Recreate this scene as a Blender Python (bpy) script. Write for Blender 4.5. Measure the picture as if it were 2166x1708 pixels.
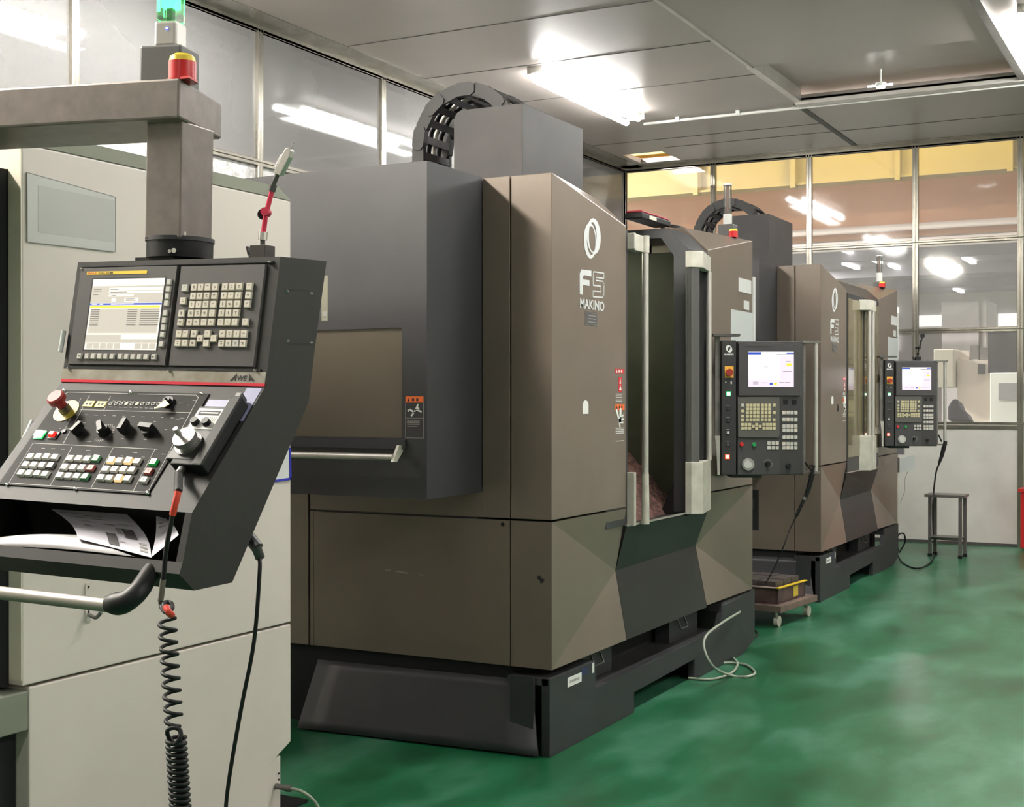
import bpy, math, random
from mathutils import Vector, Matrix
random.seed(7)
for o in list(bpy.data.objects): bpy.data.objects.remove(o)
scn = bpy.context.scene
C = scn.collection
PI = math.pi

# ---------------- camera, world, exposure ----------------
F, YAW, PIT, H = 2815.0, .48665, -.0029, 1.5      # focal length in pixels of a 2166 px wide frame
cam_d = bpy.data.cameras.new('camera'); cam = bpy.data.objects.new('camera', cam_d); C.objects.link(cam)
cam_d.sensor_width = 36; cam_d.lens = F / 2166 * 36; cam_d.clip_end = 200
cam.location = (0, 0, H); cam.rotation_euler = (PI / 2 + PIT, 0, YAW)
scn.camera = cam
w = bpy.data.worlds.new('world'); scn.world = w; w.use_nodes = True
w.node_tree.nodes['Background'].inputs[0].default_value = (.75, .73, .70, 1)
w.node_tree.nodes['Background'].inputs[1].default_value = .12
vs = scn.view_settings
vs.view_transform = 'Standard'; vs.look = 'None'; vs.gamma = 1; vs.use_curve_mapping = False; vs.exposure = 0.2

def area(name, loc, sx, sy, power, col=(1, .985, .95), rot=(0, 0, 0)):
    d = bpy.data.lights.new(name, 'AREA'); d.shape = 'RECTANGLE'; d.size = sx; d.size_y = sy; d.energy = power; d.color = col
    o = bpy.data.objects.new(name, d); C.objects.link(o); o.location = loc; o.rotation_euler = rot
    return o
# tube rows under the room's ceiling: (X, Y centre); unseen right row added to light the machine fronts
TUBES = [(-4.86, 10.65), (-4.93, 6.0), (-4.75, 1.6), (-1.12, 10.7), (-1.2, 5.6), (-1.2, .6), (2.6, 8.5), (2.6, 3.0), (-1.2, -3.5)]
for i, (x, y) in enumerate(TUBES):
    area('tube_light', (x, y, 4.03), .16, 2.1, ({10.7: 60, 5.6: 40, .6: 0.5, -3.5: 20}.get(y, 25) if x > -4 else 120 if y == 1.6 else 30))
for x, y, z, p in ((-4, 17.0, 7.6, 250), (3, 17.0, 7.6, 210), (-11, 17.0, 7.6, 230), (3, 16.0, 7.6, 500), (-3, 16.0, 7.6, 500), (2, 24, 4.85, 300), (-8, 24, 4.85, 300), (-7.23, 32.13, 4.85, 420), (-10, 34, 4.85, 500), (-9.5, 2, 6.5, 3300), (-9.5, 8, 6.5, 3300), (-9.5, 14, 6.5, 2600)):
    area('hall_light', (x, y, z), 1.6, .4, p, (1, .96, .9))

# ---------------- geometry of the view: a pixel of the photograph onto a known plane ----------------
_cy, _sy = math.cos(YAW), math.sin(YAW)
_f = Vector((-_sy * math.cos(PIT), _cy * math.cos(PIT), math.sin(PIT))); _r = Vector((_cy, _sy, 0)); _d = _f.cross(_r)
def ray(x, y): return _f + _r * ((x - 1083) / F) + _d * ((y - 854) / F)
def at(x, y, X=None, Y=None, Z=None):
    v = ray(x, y)
    t = X / v.x if X is not None else Y / v.y if Y is not None else (Z - H) / v.z
    return Vector((0, 0, H)) + v * t

# ---------------- materials ----------------
def lin(c):
    return tuple(((v / 255) / 12.92 if v <= 10 else (((v / 255) + .055) / 1.055) ** 2.4) for v in c)
MC = {}
def mat(name, rgb, rough=.5, metal=0., var=0., scale=6., emit=0., bump=0., stretch=(1, 1, 1), rgb2=None, alpha=None, spec=.5, detail=4, coat=0.):
    if name in MC: return MC[name]
    m = bpy.data.materials.new(name); m.use_nodes = True; nt = m.node_tree; b = nt.nodes['Principled BSDF']; L = nt.links.new
    c = lin(rgb)
    b.inputs['Base Color'].default_value = (*c, 1); b.inputs['Roughness'].default_value = rough; b.inputs['Metallic'].default_value = metal
    b.inputs['Specular IOR Level'].default_value = spec
    if coat: b.inputs['Coat Weight'].default_value = coat; b.inputs['Coat Roughness'].default_value = .15
    if var or rgb2 or bump:
        tc = nt.nodes.new('ShaderNodeTexCoord'); mp = nt.nodes.new('ShaderNodeMapping'); mp.inputs['Scale'].default_value = stretch
        n = nt.nodes.new('ShaderNodeTexNoise'); n.inputs['Scale'].default_value = scale; n.inputs['Detail'].default_value = detail
        L(tc.outputs['Object'], mp.inputs[0]); L(mp.outputs[0], n.inputs['Vector'])
        if var or rgb2:
            r = nt.nodes.new('ShaderNodeValToRGB'); r.color_ramp.elements[0].position = .35; r.color_ramp.elements[1].position = .68
            if rgb2: c0, c1 = c, lin(rgb2)
            else: c0 = tuple(v * (1 - var) for v in c); c1 = tuple(min(1, v * (1 + var)) for v in c)
            r.color_ramp.elements[0].color = (*c0, 1); r.color_ramp.elements[1].color = (*c1, 1)
            L(n.outputs['Fac'], r.inputs[0]); L(r.outputs[0], b.inputs['Base Color'])
        if bump:
            bm_ = nt.nodes.new('ShaderNodeBump'); bm_.inputs['Strength'].default_value = bump; bm_.inputs['Distance'].default_value = .01
            L(n.outputs['Fac'], bm_.inputs['Height']); L(bm_.outputs[0], b.inputs['Normal'])
    if emit:
        b.inputs['Base Color'].default_value = (*(v * .12 for v in c), 1)
        b.inputs['Emission Color'].default_value = (*c, 1); b.inputs['Emission Strength'].default_value = emit
    if alpha is not None: b.inputs['Alpha'].default_value = alpha
    MC[name] = m; return m

BRONZE = mat('bronze_paint', (120, 107, 96), .36, .25, .06, 2.5, coat=.15)
SLATE = mat('slate_paint', (62, 62, 64), .45, .4, .08, 3, coat=.1)
SLATE_D = mat('dark_slate_paint', (50, 50, 53), .5, .1, .12, 4)
BLACK = mat('black_plastic', (17, 17, 18), .5, spec=.35)
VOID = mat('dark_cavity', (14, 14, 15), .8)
OLIVE = mat('cavity_steel', (62, 63, 50), .55, .3, .2, 3)
SILVER = mat('satin_aluminium', (196, 192, 186), .38, .75, .05, 8)
CASTAL = mat('cast_grip', (190, 186, 174), .55, .25, .12, 14)
CREAM = mat('cream_machine_paint', (206, 196, 188), .42, 0, .035, 2.2)
CREAM2 = mat('cream_door_edge', (215, 208, 190), .5)
GREENGREY = mat('green_grey_paint', (122, 126, 112), .5, 0, .08, 3)
CONSOLE = mat('console_paint', (32, 30, 29), .65, .1, .05, 40, bump=.03)
CONS_SIDE = mat('console_side_paint', (36, 34, 31), .65, .05, .04, 60, bump=.05)
CONS_ARM = mat('arm_paint_worn', (120, 111, 106), .42, .35, .12, 22)
PLATE = mat('instrument_plate', (66, 63, 63), .5)
PANEL = mat('button_panel', (19, 17, 16), .7, spec=.2)
KEY = mat('ivory_key', (205, 196, 182), .5, 0, .05, 30)
KEYW = mat('white_key', (190, 187, 180), .5)
KEYG = mat('green_key', (60, 130, 84), .5)
KEYR = mat('red_key', (150, 62, 56), .5)
KEYD = mat('dark_key', (78, 74, 76), .5)
KEYLIT = mat('lit_amber_key', (255, 214, 150), .4, emit=.8)
INK = mat('black_print', (28, 26, 26), .7)
GREYINK = mat('grey_print', (148, 146, 142), .7)
WHITE = mat('white_print', (222, 222, 218), .6)
WHITEL = mat('pale_line', (150, 146, 140), .6)
RED = mat('red_plastic', (200, 34, 38), .35, coat=.3)
REDTAPE = mat('red_tape', (205, 62, 44), .45)
REDANO = mat('red_anodised', (214, 60, 88), .3, .4)
STOPY = mat('stop_yellow', (150, 132, 34), .5)
YEL = mat('yellow_plastic', (222, 190, 50), .4)
YELST = mat('yellow_strip', (226, 190, 38), .5)
ORANGE = mat('orange_label', (226, 102, 38), .5)
BLUE = mat('blue_edge', (38, 40, 170), .5)
STAIN = mat('stainless_post', (168, 163, 152), .26, .85, .16, 7, stretch=(1, 1, .35))
CEIL = mat('ceiling_panel', (156, 147, 141), .35, .3, .04, 1.2)
SEAM = mat('panel_seam', (82, 79, 76), .6)
CHROME = mat('chrome', (215, 213, 210), .18, .95)
STEEL = mat('worn_steel', (125, 122, 118), .4, .7, .15, 20)
RUBBER = mat('black_rubber', (16, 16, 16), .6, spec=.35)
WOOD = mat('worn_board', (110, 92, 82), .7, 0, .2, 9)
MAROON = mat('maroon_block', (92, 72, 70), .6, .2, .25, 14)
CHIP = mat('rusty_chips', (52, 34, 31), .75, .2, rgb2=(118, 82, 74), scale=45, bump=1.0)
BRONZEGLASS = mat('bronze_window', (96, 88, 76), .12, .1, spec=.8)
PAPER = mat('paper', (204, 200, 210), .7)
PLASTIC = mat('clear_sleeve', (190, 190, 192), .25, alpha=.55)
TUBE = mat('tube_glow', (255, 255, 252), .5, emit=75)
TUBE_C = mat('tube_glow_aisle', (255, 255, 250), .5, emit=85)
TUBE_A = mat('tube_glow_strong', (255, 249, 234), .5, emit=330)
TUBE_B = mat('tube_glow_weak', (255, 255, 252), .5, emit=25)
HALLTUBE = mat('hall_tube_glow', (255, 252, 244), .5, emit=7)
LEDG = mat('green_led', (60, 255, 120), .4, emit=5)
LEDGW = mat('white_green_led', (215, 255, 228), .4, emit=7)
LEDO = mat('orange_led', (255, 120, 40), .4, emit=6)
LEDOW = mat('white_orange_led', (255, 238, 214), .4, emit=7)
LEDB = mat('blue_led', (50, 70, 255), .4, emit=5)
LEDR = mat('red_lamp', (240, 40, 30), .4, emit=1.2)
SCR = mat('screen_cream', (252, 246, 226), .5, emit=1.0)
SCRW = mat('screen_white', (252, 248, 255), .5, emit=1.15)
SCRP = mat('screen_pink', (240, 222, 242), .5, emit=.95)
SCRG = mat('screen_grey', (214, 206, 190), .5, emit=.75)
SCRD = mat('screen_text', (120, 112, 104), .5, emit=.35)
SCRB = mat('screen_blue', (40, 84, 196), .5, emit=.8)
SCRY = mat('screen_yellow', (255, 228, 60), .5, emit=.9)
HOSE = mat('pale_hose', (150, 158, 142), .45)
PEACH = mat('peach_wall', (190, 136, 90), .8, 0, .04, .5)
CRANE = mat('crane_yellow', (134, 112, 34), .5)
HALLW = mat('hall_wall', (205, 196, 190), .8, 0, .04, .6)
HALLG = mat('hall_grey', (168, 163, 161), .6)
HALLC = mat('hall_ceiling', (140, 138, 146), .7, 0, .1, .8)
FROST = mat('frosted_pane', (215, 213, 210), .35, 0, rgb2=(160, 158, 156), scale=22, bump=.4)

def glass(name, dirt, tint=(1, 1, 1)):
    m = bpy.data.materials.new(name); m.use_nodes = True; nt = m.node_tree; nt.nodes.clear(); N = nt.nodes.new; L = nt.links.new
    out = N('ShaderNodeOutputMaterial'); tr = N('ShaderNodeBsdfTransparent'); tr.inputs[0].default_value = (*tint, 1)
    df = N('ShaderNodeBsdfDiffuse'); df.inputs[0].default_value = (.72, .70, .68, 1); gl = N('ShaderNodeBsdfGlossy'); gl.inputs['Roughness'].default_value = .05
    tc = N('ShaderNodeTexCoord'); n = N('ShaderNodeTexNoise'); n.inputs['Scale'].default_value = 1.1; n.inputs['Detail'].default_value = 1.5; L(tc.outputs['Object'], n.inputs['Vector'])
    mr = N('ShaderNodeMapRange'); mr.inputs['From Min'].default_value = .35; mr.inputs['From Max'].default_value = .75; mr.inputs['To Min'].default_value = dirt * .95; mr.inputs['To Max'].default_value = dirt * 1.06
    L(n.outputs['Fac'], mr.inputs[0]); m1 = N('ShaderNodeMixShader'); L(mr.outputs[0], m1.inputs[0]); L(tr.outputs[0], m1.inputs[1]); L(df.outputs[0], m1.inputs[2])
    fr = N('ShaderNodeFresnel'); fr.inputs['IOR'].default_value = 1.5; m2 = N('ShaderNodeMixShader'); L(fr.outputs[0], m2.inputs[0]); L(m1.outputs[0], m2.inputs[1]); L(gl.outputs[0], m2.inputs[2])
    L(m2.outputs[0], out.inputs[0]); return m
PANE = glass('dusty_glass', .34); PANE_C = glass('cleaner_glass', .13); PANE_M = glass('hazy_glass', .24); CLEAR = glass('clear_tube', .10, (.92, .95, .93)); SMOKE = glass('green_tinted_glass', .12, (.42, .47, .36))

# ---------------- mesh helpers ----------------
class MB:
    def __init__(s): s.v = []; s.f = []; s.m = []; s.sm = []; s.mi = 0
    def mat(s, i): s.mi = i; return s
    def add(s, vs_, fs, smooth=False):
        b = len(s.v); s.v += [Vector(p) for p in vs_]
        for f in fs: s.f.append([b + i for i in f]); s.m.append(s.mi); s.sm.append(smooth)
        return s
    def box(s, x0, x1, y0, y1, z0, z1):
        return s.add([(x0, y0, z0), (x1, y0, z0), (x1, y1, z0), (x0, y1, z0), (x0, y0, z1), (x1, y0, z1), (x1, y1, z1), (x0, y1, z1)],
                     [(0, 3, 2, 1), (4, 5, 6, 7), (0, 1, 5, 4), (1, 2, 6, 5), (2, 3, 7, 6), (3, 0, 4, 7)])
    def hexa(s, b, t): return s.add(list(b) + list(t), [(3, 2, 1, 0), (4, 5, 6, 7), (0, 1, 5, 4), (1, 2, 6, 5), (2, 3, 7, 6), (3, 0, 4, 7)])
    def prism(s, poly, axis, a, b):
        # poly in the two other axes, in order (x: y,z) (y: x,z) (z: x,y)
        def P(p, t): return (t, p[0], p[1]) if axis == 'x' else (p[0], t, p[1]) if axis == 'y' else (p[0], p[1], t)
        n = len(poly)
        return s.add([P(p, a) for p in poly] + [P(p, b) for p in poly], [tuple(range(n))[::-1], tuple(range(n, 2 * n))] + [(i, (i + 1) % n, n + (i + 1) % n, n + i) for i in range(n)])
    def ring(s, out, inn, axis, a, b):
        def P(p, t): return (t, p[0], p[1]) if axis == 'x' else (p[0], t, p[1]) if axis == 'y' else (p[0], p[1], t)
        n = len(out); V = [P(p, a) for p in out] + [P(p, b) for p in out] + [P(p, a) for p in inn] + [P(p, b) for p in inn]; fs = []
        for i in range(n):
            j = (i + 1) % n
            fs += [(i, j, n + j, n + i), (2 * n + j, 2 * n + i, 3 * n + i, 3 * n + j), (j, i, 2 * n + i, 2 * n + j), (n + i, n + j, 3 * n + j, 3 * n + i)]
        return s.add(V, fs)
    def cyl(s, p0, p1, r, r1=None, n=20, caps=True):
        p0, p1 = Vector(p0), Vector(p1); r1 = r if r1 is None else r1; d = (p1 - p0).normalized()
        a = d.orthogonal().normalized(); b = d.cross(a)
        V = [p0 + (a * math.cos(t) + b * math.sin(t)) * r for t in [2 * PI * i / n for i in range(n)]] + [p1 + (a * math.cos(t) + b * math.sin(t)) * r1 for t in [2 * PI * i / n for i in range(n)]]
        s.add(V, [(i, (i + 1) % n, n + (i + 1) % n, n + i) for i in range(n)], True)
        if caps: s.add(V, [tuple(range(n))[::-1], tuple(range(n, 2 * n))])
        return s
    def tube(s, pts, r, n=10, caps=True):
        pts = [Vector(p) for p in pts]; rr = r if isinstance(r, (list, tuple)) else [r] * len(pts)
        V = []; t0 = (pts[1] - pts[0]).normalized(); a = t0.orthogonal().normalized()
        for i, p in enumerate(pts):
            t = (pts[min(i + 1, len(pts) - 1)] - pts[max(i - 1, 0)]).normalized(); a = (a - t * a.dot(t)); a = a.normalized() if a.length > 1e-6 else t.orthogonal().normalized(); b = t.cross(a)
            V += [p + (a * math.cos(2 * PI * k / n) + b * math.sin(2 * PI * k / n)) * rr[i] for k in range(n)]
        fs = [(i * n + k, i * n + (k + 1) % n, (i + 1) * n + (k + 1) % n, (i + 1) * n + k) for i in range(len(pts) - 1) for k in range(n)]
        s.add(V, fs, True)
        if caps: s.add(V[:n] + V[-n:], [tuple(range(n))[::-1], tuple(range(n, 2 * n))])
        return s
    def on(s, fr, x0, y0, x1, y1, d0=0, d1=.001, taper=0):
        o, a, b, n = fr; t = taper
        g = lambda x, y, d: o + a * x + b * y + n * d
        return s.hexa([g(x0, y0, d0), g(x1, y0, d0), g(x1, y1, d0), g(x0, y1, d0)], [g(x0 + t, y0 + t, d1), g(x1 - t, y0 + t, d1), g(x1 - t, y1 - t, d1), g(x0 + t, y1 - t, d1)])
    def poly_on(s, fr, pts, d0=0, d1=.001):
        o, a, b, n = fr; k = len(pts)
        V = [o + a * x + b * y + n * d0 for x, y in pts] + [o + a * x + b * y + n * d1 for x, y in pts]
        return s.add(V, [tuple(range(k))[::-1], tuple(range(k, 2 * k))] + [(i, (i + 1) % k, k + (i + 1) % k, k + i) for i in range(k)])
    def line_on(s, fr, p, q, wd, d0=0, d1=.0012):
        p, q = Vector((p[0], p[1])), Vector((q[0], q[1])); e = (q - p).normalized() * wd / 2; nn = Vector((-e.y, e.x))
        return s.poly_on(fr, [tuple(p - e + nn), tuple(p - e - nn), tuple(q + e - nn), tuple(q + e + nn)], d0, d1)
    def disc_on(s, fr, x, y, r, d0, d1, r1=None, n=20):
        o, a, b, nn = fr; c = o + a * x + b * y
        return s.cyl(c + nn * d0, c + nn * d1, r, r1, n)
    def build(s, name, mats, parent=None, off=None, bevel=0, label=None, seg=2):
        off = off if off is not None else (OFF.get(parent.name, Vector((0, 0, 0))) if parent else Vector((0, 0, 0)))
        me = bpy.data.meshes.new(name); me.from_pydata([tuple(p - off) for p in s.v], [], s.f)
        for m in (mats if isinstance(mats, (list, tuple)) else [mats]): me.materials.append(m)
        for p, mi, sm in zip(me.polygons, s.m, s.sm): p.material_index = mi; p.use_smooth = sm
        me.validate(); me.update()
        o = bpy.data.objects.new(name, me); C.objects.link(o)
        if parent: o.parent = parent; OFF[o.name] = off
        if label: o['label'] = label
        if bevel:
            md = o.modifiers.new('bevel', 'BEVEL'); md.width = bevel; md.segments = seg; md.limit_method = 'ANGLE'; md.angle_limit = .6
        return o
OFF = {}
def fix_normals(o):
    import bmesh
    bm = bmesh.new(); bm.from_mesh(o.data); bmesh.ops.recalc_face_normals(bm, faces=bm.faces); bm.to_mesh(o.data); bm.free()
def tag(o, label, cat, group=None, kind=None):
    o['label'] = label; o['category'] = cat
    if group: o['group'] = group
    if kind: o['kind'] = kind
    return o
def thing(name, label, cat, loc, group=None, local=False, rot=None):
    o = bpy.data.objects.new(name, None); C.objects.link(o); o.location = loc; o.empty_display_size = .1
    tag(o, label, cat, group)
    OFF[o.name] = Vector((0, 0, 0)) if local else Vector(loc)
    if rot is not None: o.rotation_euler = rot
    return o
def single(name, mb, mats, label, cat, loc, group=None, bevel=0):
    o = mb.build(name, mats, None, Vector(loc), bevel); o.location = loc
    return tag(o, label, cat, group)
def struct(name, mb, mats, parent=None, bevel=0):
    o = mb.build(name, mats, parent, Vector((0, 0, 0)), bevel)
    if not parent: o['kind'] = 'structure'
    return o
def dup(root, loc, label=None, group=None, rot=None):
    r = root.copy(); C.objects.link(r); r.location = loc
    if rot is not None: r.rotation_euler = rot
    if label: r['label'] = label
    if group: r['group'] = group
    for ch in list(root.children):
        c = ch.copy(); C.objects.link(c); c.parent = r
        for g in list(ch.children):
            d = g.copy(); C.objects.link(d); d.parent = c
    return r
def frame(o, a, b, n=None):
    a, b = Vector(a).normalized(), Vector(b).normalized(); return (Vector(o), a, b, Vector(n).normalized() if n else b.cross(a).normalized())
def text(mb, fr, s, x0, y0, x1, y1, depth=.0012, shear=0., hscale=1):
    """letters fitted into the rectangle (x right, y down) of frame fr"""
    cu = bpy.data.curves.new('t', 'FONT'); cu.body = s; cu.size = 1; cu.offset = .032; cu.shear = shear; ob = bpy.data.objects.new('t', cu); C.objects.link(ob)
    dg = bpy.context.evaluated_depsgraph_get(); me = bpy.data.meshes.new_from_object(ob.evaluated_get(dg))
    xs = [v.co.x for v in me.vertices]; ys = [v.co.y for v in me.vertices]; ax, bx, ay, by = min(xs), max(xs), min(ys), max(ys)
    o, a, b, n = fr
    V = [o + a * (x0 + (v.co.x - ax) / (bx - ax) * (x1 - x0)) + b * (y1 - (v.co.y - ay) / (by - ay) * (y1 - y0)) + n * depth for v in me.vertices]
    mb.add(V, [tuple(p.vertices) for p in me.polygons])
    bpy.data.objects.remove(ob); bpy.data.curves.remove(cu); bpy.data.meshes.remove(me)
def spline(pts, k=8):
    P = [Vector(p) for p in pts]; P = [P[0] * 2 - P[1]] + P + [P[-1] * 2 - P[-2]]; out = []
    for i in range(1, len(P) - 2):
        for j in range(k):
            t = j / k; a, b, c, d = P[i - 1:i + 3]
            out.append(.5 * ((2 * b) + (c - a) * t + (2 * a - 5 * b + 4 * c - d) * t * t + (3 * b - a - 3 * c + d) * t ** 3))
    return out + [P[-2]]

# ---------------- the room ----------------
XL, YB, ZC = -6.12, 14.38, 4.2
# floor with procedural epoxy
def floor_mat():
    m = bpy.data.materials.new('green_epoxy'); m.use_nodes = True; nt = m.node_tree; b = nt.nodes['Principled BSDF']; N = nt.nodes.new; L = nt.links.new
    tc = N('ShaderNodeTexCoord'); n1 = N('ShaderNodeTexNoise'); n1.inputs['Scale'].default_value = 1.6; n1.inputs['Detail'].default_value = 8; n1.inputs['Roughness'].default_value = .62
    n2 = N('ShaderNodeTexNoise'); n2.inputs['Scale'].default_value = 9; n2.inputs['Detail'].default_value = 6
    mp = N('ShaderNodeMapping'); mp.inputs['Scale'].default_value = (1.6, .7, 1); L(tc.outputs['Object'], mp.inputs[0]); L(mp.outputs[0], n1.inputs['Vector']); L(mp.outputs[0], n2.inputs['Vector'])
    r = N('ShaderNodeValToRGB'); e = r.color_ramp.elements; e[0].position = .34; e[0].color = (*lin((18, 76, 44)), 1); e[1].position = .70; e[1].color = (*lin((78, 130, 106)), 1)
    k = r.color_ramp.elements.new(.5); k.color = (*lin((32, 100, 66)), 1)
    L(n1.outputs['Fac'], r.inputs[0])
    mx = N('ShaderNodeMix'); mx.data_type = 'RGBA'; mx.blend_type = 'MULTIPLY'; mx.inputs[0].default_value = .3; L(r.outputs[0], mx.inputs[6])
    r2 = N('ShaderNodeValToRGB'); r2.color_ramp.elements[0].position = .3; r2.color_ramp.elements[0].color = (.5, .55, .5, 1); r2.color_ramp.elements[1].position = .55; r2.color_ramp.elements[1].color = (1, 1, 1, 1)
    L(n2.outputs['Fac'], r2.inputs[0]); L(r2.outputs[0], mx.inputs[7]); L(mx.outputs[2], b.inputs['Base Color'])
    mr = N('ShaderNodeMapRange'); mr.inputs['To Min'].default_value = .285; mr.inputs['To Max'].default_value = .37; L(n1.outputs['Fac'], mr.inputs[0]); L(mr.outputs[0], b.inputs['Roughness'])
    bp = N('ShaderNodeBump'); bp.inputs['Strength'].default_value = .04; L(n2.outputs['Fac'], bp.inputs['Height']); L(bp.outputs[0], b.inputs['Normal'])
    return m
struct('floor', MB().box(XL, 5, -6, YB, -.1, 0), floor_mat())
# ceiling: panels with a corner hole and a roof hatch set a little higher
cx = [XL - .3, -5.80, -5.33, -3.33, -1.42, 5.0]; cy = [-6, 10.45, 11.83, 13.55, 14.12, YB]
mb = MB()
for i in range(5):
    for j in range(5):
        if (i == 1 and j == 3) or (i == 3 and j == 1): continue
        mb.box(cx[i], cx[i + 1], cy[j], cy[j + 1], ZC, ZC + .05)
mb.box(cx[3] - .05, cx[4] + .05, cy[1] - .3, cy[2] + .3, ZC + .10, ZC + .16)
struct('ceiling', mb, CEIL)
mb = MB()
for y in (1.2, 3.6, 6.0, 8.4, 9.55, 10.7, 12.9): mb.box(XL, -3.37, y, y + .012, ZC - .003, ZC)
for y in (13.35,): mb.box(XL + .9, 5, y, y + .012, ZC - .003, ZC)
for y in (1.2, 3.6, 6.0): mb.box(-3.33, 5, y, y + .012, ZC - .003, ZC)
struct('trim_1', mb, SEAM)
struct('trim_2', MB().box(-3.35, -3.33, -6, 10.45, ZC - .012, ZC).box(-3.37, -3.31, 10.45, 11.83, ZC - .012, ZC + .10), SILVER)          # profile along the hatch
struct('trim_3', MB().box(-3.37, 3, 11.83, 11.95, ZC - .035, ZC + .02), SILVER)
struct('trim_4', MB().box(-1.46, -1.40, -6, 11.83, ZC - .03, ZC + .10), STEEL)
struct('trim_5', MB().box(-3.42, -3.36, 11.95, YB, ZC - .004, ZC), SEAM)
struct('trim_6', MB().box(XL - .03, XL + .03, -6, YB, 4.15, ZC).box(XL - .05, XL + .25, -6, YB, ZC - .006, ZC), STAIN)
struct('trim_7', MB().box(XL, 5, YB - .03, YB + .03, 4.15, ZC).box(XL, 5, YB - .20, YB + .03, ZC - .006, ZC), STAIN)
wn = [0]
def window(plane, a, b, z0, z1, glassm=None, t=.03, tb=.025):
    wn[0] += 1; nm = 'window_%d' % wn[0]; mb = MB(); g = MB()
    def bx(m, p, q, u, v, d): (m.box(p, q, YB - d, YB + d, u, v) if plane == 'back' else m.box(XL - d, XL + d, p, q, u, v))
    bx(mb, a, a + t, z0, z1, .03); bx(mb, b - t, b, z0, z1, .03); bx(mb, a + t, b - t, z0, z0 + tb, .03); bx(mb, a + t, b - t, z1 - tb, z1, .03)
    bx(g, a + t, b - t, z0 + tb, z1 - tb, .003)
    w_ = struct(nm, mb, STAIN, bevel=.004); o = g.build('pane', glassm or PANE, w_, Vector((0, 0, 0))); return w_
BX = [XL, -5.03, -3.93, -2.80, -1.76, -.67, .43, 1.53]
BZ = [1.245, 2.22, 3.15, 4.175]
for i in range(len(BX) - 1):
    for j in range(3): window('back', BX[i], BX[i + 1], BZ[j], BZ[j + 1], (PANE_C, PANE_M, PANE_M)[j])
LY = [.9, 2.5, 4.2, 5.88, 7.64, 9.25, 10.85, 12.5, YB]
for i in range(len(LY) - 1):
    window('left', LY[i], LY[i + 1], 3.21, 4.175); window('left', LY[i], LY[i + 1], 2.2, 3.21, FROST)
WALLP = mat('stained_wall_panel', (226, 221, 214), .5, 0, rgb2=(208, 203, 195), scale=2.2)
mb = MB().box(XL, 5, YB - .02, YB + .03, 0, 1.245)
struct('wall_back', mb, WALLP)
struct('baseboard_back', MB().box(-6, 5, YB - .03, YB - .02, 0, .03), SEAM)
struct('wall_left', MB().box(XL - .05, XL, -6, YB, 0, 2.2).box(XL - .05, XL, -6, .9, 2.2, ZC), WALLP)
struct('wall_right', MB().box(5, 5.05, -6, YB, 0, ZC).box(1.53, 5, YB - .03, YB + .03, 1.245, ZC), WALLP)
struct('wall_front', MB().box(XL, 5, -6.05, -6, 0, ZC), WALLP)
# trim frame of the back-wall lower panel and the wide corner post
struct('trim_8', MB().box(-1.78, -1.72, YB - .06, YB - .02, 0, 1.245).box(-2.86, -1.78, YB - .035, YB - .02, 1.20, 1.235), STAIN)

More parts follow.
